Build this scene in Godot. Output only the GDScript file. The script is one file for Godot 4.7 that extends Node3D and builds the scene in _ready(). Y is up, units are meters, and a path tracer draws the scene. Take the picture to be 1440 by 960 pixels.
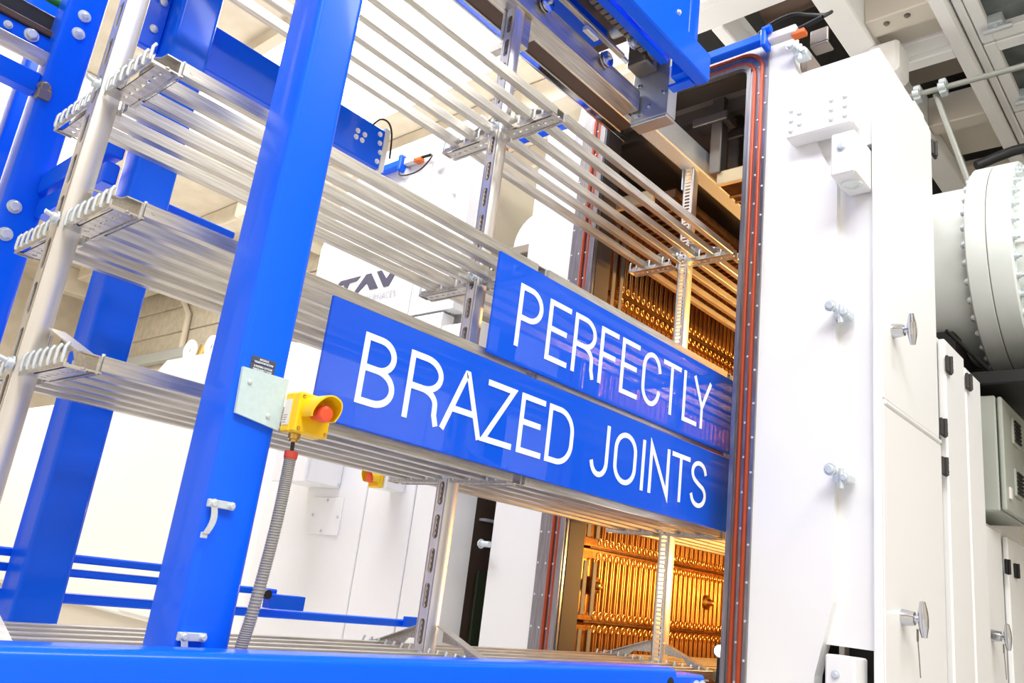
extends Node3D
# Loading rack in front of a vacuum brazing furnace. Units: metres, y up, x into the furnace.

# ---------------------------------------------------------------- mesh builder
class MB:
	var v := PackedVector3Array()
	var n := PackedVector3Array()
	var t := Transform3D.IDENTITY
	func tri(a: Vector3, b: Vector3, c: Vector3, na: Vector3, nb: Vector3, nc: Vector3) -> void:
		if (b - a).cross(c - a).dot(na + nb + nc) > 0.0:
			var q := b
			b = c
			c = q
			q = nb
			nb = nc
			nc = q
		for p in [a, b, c]:
			v.append(t * p)
		for p in [na, nb, nc]:
			n.append((t.basis * p).normalized())
	func quad(a: Vector3, b: Vector3, c: Vector3, d: Vector3, nn: Vector3) -> void:
		tri(a, b, c, nn, nn, nn)
		tri(a, c, d, nn, nn, nn)
	func box(lo: Vector3, hi: Vector3, bev := 0.0) -> MB:
		var c := (lo + hi) * 0.5
		var h := (hi - lo).abs() * 0.5
		var k: float = min(bev, min(h.x, min(h.y, h.z)) * 0.9)
		for ax in 3:
			var u := (ax + 1) % 3
			var w := (ax + 2) % 3
			for s in [-1.0, 1.0]:
				var q: Array = []
				for m in [[-1, -1], [1, -1], [1, 1], [-1, 1]]:
					var p := Vector3.ZERO
					p[ax] = s * h[ax]
					p[u] = m[0] * (h[u] - k)
					p[w] = m[1] * (h[w] - k)
					q.append(c + p)
				var nn := Vector3.ZERO
				nn[ax] = s
				quad(q[0], q[1], q[2], q[3], nn)
		if k > 0.0:
			for ax in 3:
				var u := (ax + 1) % 3
				var w := (ax + 2) % 3
				for su in [-1.0, 1.0]:
					for sw in [-1.0, 1.0]:
						var q: Array = []
						for m in [[-1, 0], [1, 0], [1, 1], [-1, 1]]:
							var p := Vector3.ZERO
							p[ax] = m[0] * (h[ax] - k)
							p[u] = su * (h[u] - (k if m[1] == 0 else 0.0))
							p[w] = sw * (h[w] - (0.0 if m[1] == 0 else k))
							q.append(c + p)
						var nn := Vector3.ZERO
						nn[u] = su
						nn[w] = sw
						quad(q[0], q[1], q[2], q[3], nn.normalized())
			for sx in [-1.0, 1.0]:
				for sy in [-1.0, 1.0]:
					for sz in [-1.0, 1.0]:
						var s := Vector3(sx, sy, sz)
						var nn := s.normalized()
						tri(c + s * Vector3(h.x, h.y - k, h.z - k), c + s * Vector3(h.x - k, h.y, h.z - k), c + s * Vector3(h.x - k, h.y - k, h.z), nn, nn, nn)
		return self
	func at3(ax: int, u: float, w: float, d: float) -> Vector3:
		if ax == 0:
			return Vector3(d, w, u)   # u = z, w = y
		if ax == 1:
			return Vector3(u, d, w)   # u = x, w = z
		return Vector3(u, w, d)       # u = x, w = y
	func prism(poly: PackedVector2Array, ax: int, lo: float, hi: float, smooth := false) -> MB:
		var idx := Geometry2D.triangulate_polygon(poly)
		var up := at3(ax, 0, 0, 1)
		for i in range(0, idx.size(), 3):
			for e in [lo, hi]:
				var nn: Vector3 = up if e == hi else -up
				tri(at3(ax, poly[idx[i]].x, poly[idx[i]].y, e), at3(ax, poly[idx[i + 1]].x, poly[idx[i + 1]].y, e), at3(ax, poly[idx[i + 2]].x, poly[idx[i + 2]].y, e), nn, nn, nn)
		wall(poly, ax, lo, hi, smooth, false)
		return self
	func wall(poly: PackedVector2Array, ax: int, lo: float, hi: float, smooth: bool, inward: bool) -> void:
		var area := 0.0
		var k := poly.size()
		for i in k:
			area += poly[i].cross(poly[(i + 1) % k])
		var sg := 1.0 if area > 0 else -1.0
		if inward:
			sg = -sg
		var en: Array = []
		for i in k:
			var d := (poly[(i + 1) % k] - poly[i]).normalized()
			en.append(Vector2(d.y, -d.x) * sg)
		for i in k:
			var j := (i + 1) % k
			var n0: Vector2 = en[i]
			var n1: Vector2 = en[i]
			if smooth:
				var pv: Vector2 = en[(i + k - 1) % k]
				var nx: Vector2 = en[j]
				if pv.dot(n0) > 0.6: n0 = (n0 + pv).normalized()
				if nx.dot(n1) > 0.6: n1 = (n1 + nx).normalized()
			var a := at3(ax, poly[i].x, poly[i].y, lo)
			var b := at3(ax, poly[j].x, poly[j].y, lo)
			var c := at3(ax, poly[j].x, poly[j].y, hi)
			var d2 := at3(ax, poly[i].x, poly[i].y, hi)
			var m0 := at3(ax, n0.x, n0.y, 0)
			var m1 := at3(ax, n1.x, n1.y, 0)
			tri(a, b, c, m0, m1, m1)
			tri(a, c, d2, m0, m1, m0)
	func hollow(outer: PackedVector2Array, inner: PackedVector2Array, ax: int, lo: float, hi: float, smooth := false) -> MB:
		var up := at3(ax, 0, 0, 1)
		var k := outer.size()
		for i in k:
			var j := (i + 1) % k
			for e in [lo, hi]:
				var nn: Vector3 = up if e == hi else -up
				quad(at3(ax, outer[i].x, outer[i].y, e), at3(ax, outer[j].x, outer[j].y, e), at3(ax, inner[j].x, inner[j].y, e), at3(ax, inner[i].x, inner[i].y, e), nn)
		wall(outer, ax, lo, hi, smooth, false)
		wall(inner, ax, lo, hi, smooth, true)
		return self
	func tube(pts: Array, r: float, sides := 10, closed := false) -> MB:
		var k := pts.size()
		var rings: Array = []
		var up := Vector3.UP
		var last := Vector3.ZERO
		for i in k:
			var a: Vector3 = pts[(i + k - 1) % k] if (closed or i > 0) else pts[i]
			var b: Vector3 = pts[(i + 1) % k] if (closed or i < k - 1) else pts[i]
			var d := (b - a).normalized()
			if i == 0:
				up = d.cross(Vector3(0.31, 0.9, 0.21)).normalized()
			else:
				up = (up - d * up.dot(d)).normalized()
			last = d
			var w := d.cross(up)
			var ring: Array = []
			for s in sides:
				var an := TAU * s / sides
				ring.append(up * cos(an) + w * sin(an))
			rings.append(ring)
		for i in (k if closed else k - 1):
			var j := (i + 1) % k
			for s in sides:
				var s2 := (s + 1) % sides
				var a: Vector3 = rings[i][s]
				var b: Vector3 = rings[i][s2]
				var c: Vector3 = rings[j][s2]
				var d: Vector3 = rings[j][s]
				tri(pts[i] + a * r, pts[i] + b * r, pts[j] + c * r, a, b, c)
				tri(pts[i] + a * r, pts[j] + c * r, pts[j] + d * r, a, c, d)
		if not closed:
			for e in [0, k - 1]:
				var nn: Vector3 = (pts[0] - pts[1]).normalized() if e == 0 else last
				for s in sides:
					tri(pts[e], pts[e] + rings[e][s] * r, pts[e] + rings[e][(s + 1) % sides] * r, nn, nn, nn)
		return self
	# profile of Vector2(radius, height) turned about the axis dir through o
	func lathe(prof: Array, o: Vector3, dir: Vector3, sides := 20) -> MB:
		var w := dir.normalized()
		var u := w.cross(Vector3(0.31, 0.9, 0.21)).normalized()
		if abs(w.y) > 0.95 or abs(w.x) > 0.95 or abs(w.z) > 0.95:
			u = Vector3(0, 1, 0) if abs(w.y) < 0.5 else Vector3(1, 0, 0)
		var q := w.cross(u)
		for i in prof.size() - 1:
			var a: Vector2 = prof[i]
			var b: Vector2 = prof[i + 1]
			if a.distance_to(b) < 1e-7: continue
			var sl := (b - a).normalized()
			var nm := Vector2(sl.y, -sl.x)
			for s in sides:
				var a0 := TAU * s / sides
				var a1 := TAU * (s + 1) / sides
				var r0 := u * cos(a0) + q * sin(a0)
				var r1 := u * cos(a1) + q * sin(a1)
				var n0 := r0 * nm.x + w * nm.y
				var n1 := r1 * nm.x + w * nm.y
				var p00 := o + r0 * a.x + w * a.y
				var p01 := o + r1 * a.x + w * a.y
				var p10 := o + r0 * b.x + w * b.y
				var p11 := o + r1 * b.x + w * b.y
				if a.x > 1e-6: tri(p00, p01, p11, n0, n1, n1)
				if b.x > 1e-6: tri(p00, p11, p10, n0, n1, n0)
		return self
	func cyl(a: Vector3, b: Vector3, r: float, sides := 14) -> MB:
		var l := a.distance_to(b)
		return lathe([Vector2(0, 0), Vector2(r, 0), Vector2(r, l), Vector2(0, l)], a, b - a, sides)
	func bolt(p: Vector3, d: Vector3, r: float) -> MB:
		var w := d.normalized()
		lathe([Vector2(0, 0), Vector2(r * 1.35, 0), Vector2(r * 1.35, r * 0.25), Vector2(0, r * 0.25)], p, w, 14)
		lathe([Vector2(0, r * 0.25), Vector2(r, r * 0.25), Vector2(r, r * 0.85), Vector2(r * 0.8, r), Vector2(0, r)], p, w, 6)
		return self
	# plate of length L along u and width W along w, thickness th along -nn, with holes [centre along u, half length, half width, rounded]
	func perforated(o: Vector3, u: Vector3, w: Vector3, nn: Vector3, L: float, W: float, th: float, holes: Array) -> MB:
		var P := func(a: float, b: float, d: float) -> Vector3: return o + u * a + w * b - nn * d
		var from := 0.0
		for i in holes.size():
			var h: Array = holes[i]
			var to: float = L if i == holes.size() - 1 else (h[0] + holes[i + 1][0]) * 0.5
			var c := Vector2(h[0], W * 0.5)
			var hp: Array = []
			if h[3]:
				for s in 16:
					var an := TAU * (s + 0.5) / 16
					var rr: float = h[2]
					hp.append(Vector2(cos(an) * rr + sign(cos(an)) * (h[1] - rr), sin(an) * rr))
			else:
				hp = [Vector2(h[1], h[2]), Vector2(-h[1], h[2]), Vector2(-h[1], -h[2]), Vector2(h[1], -h[2])]
			var bp: Array = []
			for p in hp:
				var k := 1e9
				if p.x > 1e-7: k = min(k, (to - c.x) / p.x)
				if p.x < -1e-7: k = min(k, (from - c.x) / p.x)
				if abs(p.y) > 1e-7: k = min(k, W * 0.5 / abs(p.y))
				bp.append(p * k)
			for s in hp.size():
				var s2 := (s + 1) % hp.size()
				var a: Vector2 = c + hp[s]
				var b: Vector2 = c + hp[s2]
				var e: Vector2 = c + bp[s2]
				var f: Vector2 = c + bp[s]
				for d in [0.0, th]:
					var m: Vector3 = nn if d == 0.0 else -nn
					quad(P.call(a.x, a.y, d), P.call(b.x, b.y, d), P.call(e.x, e.y, d), P.call(f.x, f.y, d), m)
					if abs(e.x - f.x) > 1e-6 and abs(e.y - f.y) > 1e-6:
						var cx: float = to if max(e.x, f.x) > to - 1e-6 else from
						var cy: float = W if max(e.y, f.y) > W - 1e-6 else 0.0
						tri(P.call(e.x, e.y, d), P.call(f.x, f.y, d), P.call(cx, cy, d), m, m, m)
				var dir: Vector3 = -(u * ((hp[s] + hp[s2]) * 0.5).x + w * ((hp[s] + hp[s2]) * 0.5).y).normalized()
				quad(P.call(a.x, a.y, 0.0), P.call(b.x, b.y, 0.0), P.call(b.x, b.y, th), P.call(a.x, a.y, th), dir)
			from = to
		quad(P.call(0, 0, 0), P.call(L, 0, 0), P.call(L, 0, th), P.call(0, 0, th), -w)
		quad(P.call(0, W, 0), P.call(L, W, 0), P.call(L, W, th), P.call(0, W, th), w)
		quad(P.call(0, 0, 0), P.call(0, W, 0), P.call(0, W, th), P.call(0, 0, th), -u)
		quad(P.call(L, 0, 0), P.call(L, W, 0), P.call(L, W, th), P.call(L, 0, th), u)
		return self
	func mesh() -> ArrayMesh:
		var a := []
		a.resize(Mesh.ARRAY_MAX)
		a[Mesh.ARRAY_VERTEX] = v
		a[Mesh.ARRAY_NORMAL] = n
		var m := ArrayMesh.new()
		m.add_surface_from_arrays(Mesh.PRIMITIVE_TRIANGLES, a)
		return m

# ---------------------------------------------------------------- naming helpers
var counts := {}
func numbered(nm: String, par: Node) -> String:
	var k := str(par.get_instance_id()) + "/" + nm
	counts[k] = counts.get(k, -1) + 1
	return nm if counts[k] == 0 else "%s_%03d" % [nm, counts[k]]

func thing(nm: String, label: String, cat: String, at := Vector3.ZERO, group := "") -> Node3D:
	var o := Node3D.new()
	o.name = numbered(nm, self)
	add_child(o, true)
	o.position = at
	tag(o, label, cat, group)
	return o

func tag(o: Node, label: String, cat := "", group := "") -> void:
	o.set_meta("label", label)
	if cat: o.set_meta("category", cat)
	if group: o.set_meta("group", group)

# mesh in world coordinates under a thing (or under a part of one)
func part(nm: String, m, mat: Material, par: Node, label := "") -> MeshInstance3D:
	var o := MeshInstance3D.new()
	o.mesh = m.mesh() if m is MB else m
	o.material_override = null
	for i in o.mesh.get_surface_count():
		o.set_surface_override_material(i, mat)
	o.name = numbered(nm, par)
	par.add_child(o, true)
	o.position = -world_of(par)
	if label: o.set_meta("label", label)
	return o

func world_of(p: Node) -> Vector3:
	var s := Vector3.ZERO
	while p != self:
		s += p.position
		p = p.get_parent()
	return s

# a shared mesh placed at a world position
func put(nm: String, m: Mesh, mat: Material, par: Node, at: Vector3) -> MeshInstance3D:
	var o := MeshInstance3D.new()
	o.mesh = m
	o.set_surface_override_material(0, mat)
	o.name = numbered(nm, par)
	par.add_child(o, true)
	o.position = at - world_of(par)
	return o

func solo(nm: String, m: MB, mat: Material, label: String, cat: String, group := "") -> MeshInstance3D:
	var o := part(nm, m, mat, self)
	tag(o, label, cat, group)
	return o

func struct(nm: String, m: MB, mat: Material, label := "", par: Node = self) -> MeshInstance3D:
	var o := part(nm, m, mat, par)
	if par == self:
		o.set_meta("kind", "structure")
		o.set_meta("label", label)
	return o

func bx(x0: float, y0: float, z0: float, x1: float, y1: float, z1: float, bev := 0.0) -> MB:
	return MB.new().box(Vector3(min(x0, x1), min(y0, y1), min(z0, z1)), Vector3(max(x0, x1), max(y0, y1), max(z0, z1)), bev)

func rrect(x0: float, y0: float, x1: float, y1: float, r: float, k := 5) -> PackedVector2Array:
	var p := PackedVector2Array()
	for q in [[x1 - r, y1 - r, 0.0], [x0 + r, y1 - r, 90.0], [x0 + r, y0 + r, 180.0], [x1 - r, y0 + r, 270.0]]:
		for i in k + 1:
			var a := deg_to_rad(q[2] + 90.0 * i / k)
			p.append(Vector2(q[0] + cos(a) * r, q[1] + sin(a) * r))
	return p

func V2(a: Array) -> PackedVector2Array:
	var p := PackedVector2Array()
	for i in range(0, a.size(), 2):
		p.append(Vector2(a[i], a[i + 1]))
	return p

# ---------------------------------------------------------------- materials
func pbr(c: Color, rough: float, metal := 0.0) -> StandardMaterial3D:
	var m := StandardMaterial3D.new()
	m.albedo_color = c
	m.roughness = rough
	m.metallic = metal
	return m

func noise_tex(freq: float, lo: Color, hi: Color, sd: int, normal := false, bump := 2.0) -> NoiseTexture2D:
	var f := FastNoiseLite.new()
	f.seed = sd
	f.frequency = freq
	f.fractal_octaves = 4
	var t := NoiseTexture2D.new()
	t.width = 512
	t.height = 512
	t.seamless = true
	t.noise = f
	if normal:
		t.as_normal_map = true
		t.bump_strength = bump
	else:
		var g := Gradient.new()
		g.set_color(0, lo)
		g.set_color(1, hi)
		t.color_ramp = g
	return t

func grain(m: StandardMaterial3D, scale: Vector3, tex: Texture2D) -> StandardMaterial3D:
	m.albedo_texture = tex
	m.uv1_triplanar = true
	m.uv1_world_triplanar = true
	m.uv1_scale = scale
	return m

var M := {}
func make_materials() -> void:
	var brushed := noise_tex(0.02, Color(0.80, 0.80, 0.80), Color(1, 1, 1), 3)
	M.blue = pbr(Color(0.01, 0.37, 0.96), 0.30)
	M.blue.metallic_specular = 0.3
	M.blue.clearcoat_enabled = true
	M.blue.clearcoat = 0.25
	M.blue.clearcoat_roughness = 0.08
	M.blue.normal_enabled = true
	M.blue.normal_texture = noise_tex(0.03, Color.BLACK, Color.WHITE, 5, true, 1.0)
	M.blue.normal_scale = 0.12
	M.blue.uv1_triplanar = true
	M.blue.uv1_world_triplanar = true
	M.blue.uv1_scale = Vector3.ONE * 3.0
	M.steel = grain(pbr(Color(0.86, 0.84, 0.80), 0.36, 0.85), Vector3(0.6, 12, 12), brushed)
	M.column = grain(pbr(Color(0.92, 0.91, 0.89), 0.34, 0.75), Vector3(4, 0.3, 4), noise_tex(0.02, Color(0.93, 0.93, 0.93), Color(1, 1, 1), 4))
	M.zinc = grain(pbr(Color(0.86, 0.89, 0.90), 0.42, 0.45), Vector3(3, 3, 3), noise_tex(0.05, Color(0.93, 0.94, 0.95), Color(1, 1, 1), 9))
	M.chrome = pbr(Color(0.78, 0.79, 0.82), 0.12, 1.0)
	M.white = pbr(Color(0.93, 0.93, 0.925), 0.38)
	M.vessel = grain(pbr(Color(0.90, 0.92, 0.91), 0.42), Vector3(1, 1, 1), noise_tex(0.01, Color(0.95, 0.96, 0.95), Color(1, 1, 1), 12))
	M.grey_white = pbr(Color(0.97, 0.97, 0.965), 0.5)
	M.pipe = pbr(Color(0.60, 0.61, 0.58), 0.4, 0.3)
	M.cream = grain(pbr(Color(0.93, 0.895, 0.83), 0.85), Vector3(0.4, 0.4, 0.4), noise_tex(0.012, Color(0.93, 0.92, 0.9), Color(1, 1, 1), 21))
	M.floor = grain(pbr(Color(0.84, 0.83, 0.81), 0.45), Vector3(0.3, 0.3, 0.3), noise_tex(0.02, Color(0.85, 0.85, 0.85), Color(1, 1, 1), 22))
	M.copper = pbr(Color(0.66, 0.27, 0.15), 0.36, 0.35)
	M.seal_steel = grain(pbr(Color(0.66, 0.65, 0.66), 0.30, 0.9), Vector3(10, 0.6, 10), brushed)
	M.gold = grain(pbr(Color(0.80, 0.60, 0.36), 0.32, 0.95), Vector3(14, 0.7, 14), noise_tex(0.02, Color(0.7, 0.66, 0.6), Color(1, 1, 1), 31))  # steel lining; the golden tint is warm light put into its colour
	M.element = pbr(Color(0.98, 0.82, 0.50), 0.20, 1.0)
	M.shield = grain(pbr(Color(0.46, 0.33, 0.24), 0.38, 0.85), Vector3(2, 2, 2), noise_tex(0.02, Color(0.6, 0.6, 0.6), Color(1, 1, 1), 33))
	M.dark_steel = pbr(Color(0.30, 0.27, 0.25), 0.42, 0.7)
	M.throat = pbr(Color(0.26, 0.23, 0.21), 0.6, 0.2)
	M.shell = pbr(Color(0.58, 0.53, 0.50), 0.5, 0.3)
	M.strap = pbr(Color(0.42, 0.41, 0.40), 0.6, 0.3)
	M.lip = pbr(Color(0.86, 0.78, 0.62), 0.4, 0.4)
	M.mid_steel = pbr(Color(0.52, 0.49, 0.46), 0.40, 0.7)
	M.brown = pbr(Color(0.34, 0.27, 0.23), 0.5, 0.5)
	M.black = pbr(Color(0.03, 0.03, 0.035), 0.5)
	M.dark = pbr(Color(0.10, 0.095, 0.09), 0.7)
	M.hinge = pbr(Color(0.20, 0.19, 0.18), 0.6)
	M.plate = grain(pbr(Color(0.78, 0.86, 0.87), 0.4, 0.15), Vector3(3, 3, 3), noise_tex(0.05, Color(0.95, 0.96, 0.96), Color(1, 1, 1), 10))
	M.bracket = pbr(Color(0.72, 0.75, 0.78), 0.30, 0.75)
	M.shaded_box_grey = pbr(Color(0.66, 0.68, 0.64), 0.5)  # grey taken darker for the shade of vessel and deck
	M.yellow = pbr(Color(0.97, 0.78, 0.03), 0.35)
	M.red = pbr(Color(0.94, 0.34, 0.20), 0.32)
	M.orange = pbr(Color(0.90, 0.42, 0.12), 0.4)
	M.brass = pbr(Color(0.80, 0.66, 0.38), 0.28, 0.9)
	M.conduit = pbr(Color(0.56, 0.55, 0.54), 0.6)
	M.red_cuff = pbr(Color(0.74, 0.26, 0.20), 0.5)
	M.plate_grey = pbr(Color(0.27, 0.29, 0.33), 0.45)
	M.print = pbr(Color(0.92, 0.93, 0.95), 0.6)
	M.ink = pbr(Color(0.30, 0.29, 0.37), 0.6)
	M.pale_ink = pbr(Color(0.74, 0.73, 0.76), 0.6)
	M.paper = pbr(Color(0.88, 0.86, 0.84), 0.6)
	M.sign = pbr(Color(0.075, 0.36, 0.90, 0.75), 0.02)
	M.sign.metallic_specular = 0.12
	M.sign.transparency = BaseMaterial3D.TRANSPARENCY_ALPHA
	M.letter = pbr(Color(0.93, 0.97, 0.97), 0.5)
	M.panel_mesh = grain(pbr(Color(0.50, 0.53, 0.52), 0.5, 0.2), Vector3(1, 1, 1), noise_tex(0.006, Color(0.55, 0.57, 0.57), Color(1, 1, 1), 44))
	M.beige = pbr(Color(0.82, 0.79, 0.74), 0.6)
	M.dark_green = pbr(Color(0.16, 0.20, 0.10), 0.6)
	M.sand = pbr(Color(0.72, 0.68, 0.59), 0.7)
	M.tan = pbr(Color(0.58, 0.54, 0.48), 0.6)
	M.green = pbr(Color(0.03, 0.45, 0.18), 0.5)
	M.lamp = pbr(Color(1, 1, 1), 0.5)
	M.lamp.emission_enabled = true
	M.lamp.emission = Color(1, 0.97, 0.93)
	M.lamp.emission_energy_multiplier = 2.2
	M.bright_lamp = pbr(Color(1, 1, 1), 0.5)
	M.bright_lamp.emission_enabled = true
	M.bright_lamp.emission = Color(1, 1, 1)
	M.bright_lamp.emission_energy_multiplier = 6.0
	M.added_warm_lamp = pbr(Color(1, 0.9, 0.7), 0.5)
	M.added_warm_lamp.emission_enabled = true
	M.added_warm_lamp.emission = Color(1, 0.68, 0.30)
	M.added_warm_lamp.emission_energy_multiplier = 4.0

# ---------------------------------------------------------------- lights
func area(at: Vector3, dir: Vector3, size: Vector2, col: Color, e: float) -> void:
	var l := AreaLight3D.new()
	l.area_size = size
	l.light_color = col
	l.light_energy = e
	l.shadow_enabled = true
	l.set("area_range", 40.0)
	l.set("area_attenuation", 2.0)
	l.name = numbered("area_light", self)
	add_child(l, true)
	var up := Vector3.UP if abs(dir.y) < 0.9 else Vector3(0, 0, 1)
	l.look_at_from_position(at, at + dir, up)

func _ready() -> void:
	var cam := Camera3D.new()
	cam.name = "camera"
	cam.transform = Transform3D(Basis(Vector3(0.6525, 0.1217, 0.7479), Vector3(-0.2942, 0.9503, 0.1021), Vector3(-0.6983, -0.2866, 0.6559)).orthonormalized(), Vector3(0, 1.5, 0))
	cam.fov = 45.1
	cam.near = 0.05
	cam.far = 100.0
	add_child(cam)
	cam.current = true
	var we := WorldEnvironment.new()
	we.name = "world_environment"
	var en := Environment.new()
	en.background_mode = Environment.BG_COLOR
	en.background_color = Color(0.8, 0.87, 1.0)
	en.tonemap_mode = Environment.TONE_MAPPER_LINEAR
	en.tonemap_exposure = 0.62
	en.sdfgi_enabled = true
	en.ssao_enabled = true
	en.ssil_enabled = true
	we.environment = en
	add_child(we)
	# skylight panes and ceiling lamps (the glowing fittings are built in room() and lamps())
	area(Vector3(3.65, 5.95, -5.6), Vector3.DOWN, Vector2(1.2, 6.0), Color(0.985, 0.99, 1.0), 26.0)
	area(Vector3(-0.9, 5.85, 1.0), Vector3.DOWN, Vector2(1.6, 3.4), Color(0.985, 0.99, 1.0), 52.0)
	area(Vector3(2.2, 5.85, 2.0), Vector3.DOWN, Vector2(3.4, 1.2), Color(0.985, 0.99, 1.0), 31.0)
	area(Vector3(1.0, 5.85, -3.4), Vector3.DOWN, Vector2(1.2, 3.0), Color(0.985, 0.99, 1.0), 35.0)
	area(Vector3(1.5, 5.85, -10.5), Vector3.DOWN, Vector2(3.0, 4.0), Color(1.0, 0.98, 0.95), 62.0)  # extra light for the cream walls at the back
	make_materials()
	room()
	furnace()
	second_furnace()
	enclosure()
	vessel()
	platform()
	rack()
	frame()
	carriage()
	signs()
	controls()
	lamps()

# ---------------------------------------------------------------- the room
func room() -> void:
	struct("floor", bx(-5, -0.2, -17, 13, 0, 6), M.floor, "grey factory floor")
	struct("wall_back", bx(-5, 0, -17.2, 13, 6.4, -17), M.cream, "cream back wall of the hall")
	struct("wall_front", bx(-5, 0, 6, 13, 6.4, 6.2), M.cream, "cream wall behind the camera")
	struct("wall_left", bx(-5.2, 0, -17.2, -5, 6.4, 6.2), M.cream, "cream wall at the end of the loading side")
	struct("wall_right", bx(13, 0, -17.2, 13.2, 6.4, 6.2), M.cream, "cream wall beyond the furnaces")
	# block wall seen between the posts, with its blocks as pieces
	var w := struct("wall_side", bx(6.1, 0, -16.9, 6.3, 6.0, -8.4), M.cream, "cream block wall behind the white furnaces")
	var rng := RandomNumberGenerator.new()
	rng.seed = 11
	var tones: Array = []
	for k in 3:
		tones.append(grain(pbr(Color(0.93, 0.895, 0.83).darkened(0.03 * k), 0.85), Vector3(0.5, 0.5, 0.5), noise_tex(0.015 + 0.004 * k, Color(0.9, 0.89, 0.86), Color(1, 1, 1), 60 + k)))
	for row in 7:
		var y := 2.6 + row * 0.48
		var z := -16.8 + (0.6 if row % 2 else 0.0)
		while z < -8.6:
			var z1: float = min(z + 1.2, -8.45)
			part("block", bx(6.055 + rng.randf() * 0.015, y + 0.012, z + 0.012, 6.1, min(y + 0.468, 5.98), z1 - 0.012, 0.01), tones[rng.randi() % 3], w)
			z = z1
	# ceiling slab around the skylight opening (x 3.0..4.3, z -9..-2.4)
	var ce := struct("ceiling", bx(-5, 6, -17, 3.0, 6.25, 6), M.cream, "cream concrete ceiling with a skylight strip")
	part("ceiling_slab", bx(4.3, 6, -17, 13, 6.25, 6), M.cream, ce)
	part("ceiling_slab", bx(3.0, 6, -17, 4.3, 6.25, -9), M.cream, ce)
	part("ceiling_slab", bx(3.0, 6, -2.4, 4.3, 6.25, 6), M.cream, ce)
	var win := struct("window_1", bx(3.0, 6.02, -9, 4.3, 6.05, -2.4), M.lamp, "bright skylight strip in the cream ceiling")
	for k in 5:
		part("glazing_bar", bx(3.0, 5.9, -8.2 + k * 1.25, 4.3, 6.02, -8.12 + k * 1.25), M.white, win)
	part("frame", bx(2.9, 5.88, -9.1, 3.0, 6.0, -2.3), M.cream, win)
	part("frame", bx(4.3, 5.88, -9.1, 4.4, 6.0, -2.3), M.cream, win)
	struct("trim_5", bx(4.75, 5.72, -15, 5.0, 6.0, -2.4, 0.02), M.cream, "cream ceiling beam right of the skylight strip")
	struct("trim_6", bx(5.6, 5.72, -15, 5.85, 6.0, -2.4, 0.02), M.cream, "second cream ceiling beam right of the skylight strip")
	for k in 4:
		struct("trim_%d" % (k + 1), bx(4.5, 5.55, -15.6 + k * 2.1, 6.1, 6.0, -15.3 + k * 2.1, 0.02), M.cream, "cream ceiling beam over the far block wall")

func lamps() -> void:
	for a in [[3.46, 5.6, -5.0, "round high-bay lamp under the skylight, left one beside the tall blue post"], [3.62, 5.6, -4.1, "round high-bay lamp under the skylight, right one over the rack rails"]]:
		var c := Vector3(a[0], a[1], a[2])
		var t := thing("ceiling_lamp", a[3], "lamp", c, "high-bay lamps under the skylight")
		part("housing", MB.new().lathe([Vector2(0, 0.24), Vector2(0.08, 0.24), Vector2(0.10, 0.10), Vector2(0.26, 0.0), Vector2(0.26, -0.03), Vector2(0.24, -0.03), Vector2(0.24, 0.0), Vector2(0, 0.0)], c, Vector3.UP, 28), M.white, t)
		part("diffuser", MB.new().lathe([Vector2(0.24, -0.02), Vector2(0.15, -0.07), Vector2(0, -0.09)], c, Vector3.UP, 28), M.lamp, t)
		part("hanger", MB.new().cyl(c + Vector3(0, 0.24, 0), c + Vector3(0, 0.42, 0), 0.02), M.zinc, t)
		var l := SpotLight3D.new()
		l.name = numbered("lamp_light", t)
		l.spot_angle = 75.0
		l.spot_range = 30.0
		l.spot_attenuation = 2.0
		l.rotation_degrees = Vector3(-90, 0, 0)
		l.light_energy = 12.0
		l.light_color = Color(1, 0.96, 0.9)
		l.light_size = 0.2
		l.shadow_enabled = true
		t.add_child(l, true)
		l.position = Vector3(0, -0.25, 0)
	# luminaires that carry the area lights outside the view
	for a in [[-0.9, 1.0, 1.6, 3.4, "flat luminaire over the loading side"], [2.2, 2.0, 3.4, 1.2, "flat luminaire over the front of the cabinets"], [1.0, -3.4, 1.2, 3.0, "flat luminaire above the blue posts"], [1.5, -10.5, 3.0, 4.0, "large flat luminaire added out of view to brighten the far block wall"]]:  # the last luminaire is added, unseen, to brighten the far wall
		var t := thing("panel_luminaire", a[4], "lamp", Vector3(a[0], 5.9, a[1]), "flat ceiling luminaires")
		part("tray", bx(a[0] - a[2] / 2 - 0.05, 5.92, a[1] - a[3] / 2 - 0.05, a[0] + a[2] / 2 + 0.05, 5.995, a[1] + a[3] / 2 + 0.05, 0.01), M.white, t)
		part("diffuser", bx(a[0] - a[2] / 2, 5.9, a[1] - a[3] / 2, a[0] + a[2] / 2, 5.92, a[1] + a[3] / 2), M.lamp, t)

# ---------------------------------------------------------------- the vacuum furnace
func loop_path(zl: float, zr: float, yb: float, yt: float, r: float, x: float) -> Array:
	var pts: Array = []
	for p in rrect(zl, yb, zr, yt, r, 7):
		pts.append(Vector3(x, p.y, p.x))
	return pts

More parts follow.
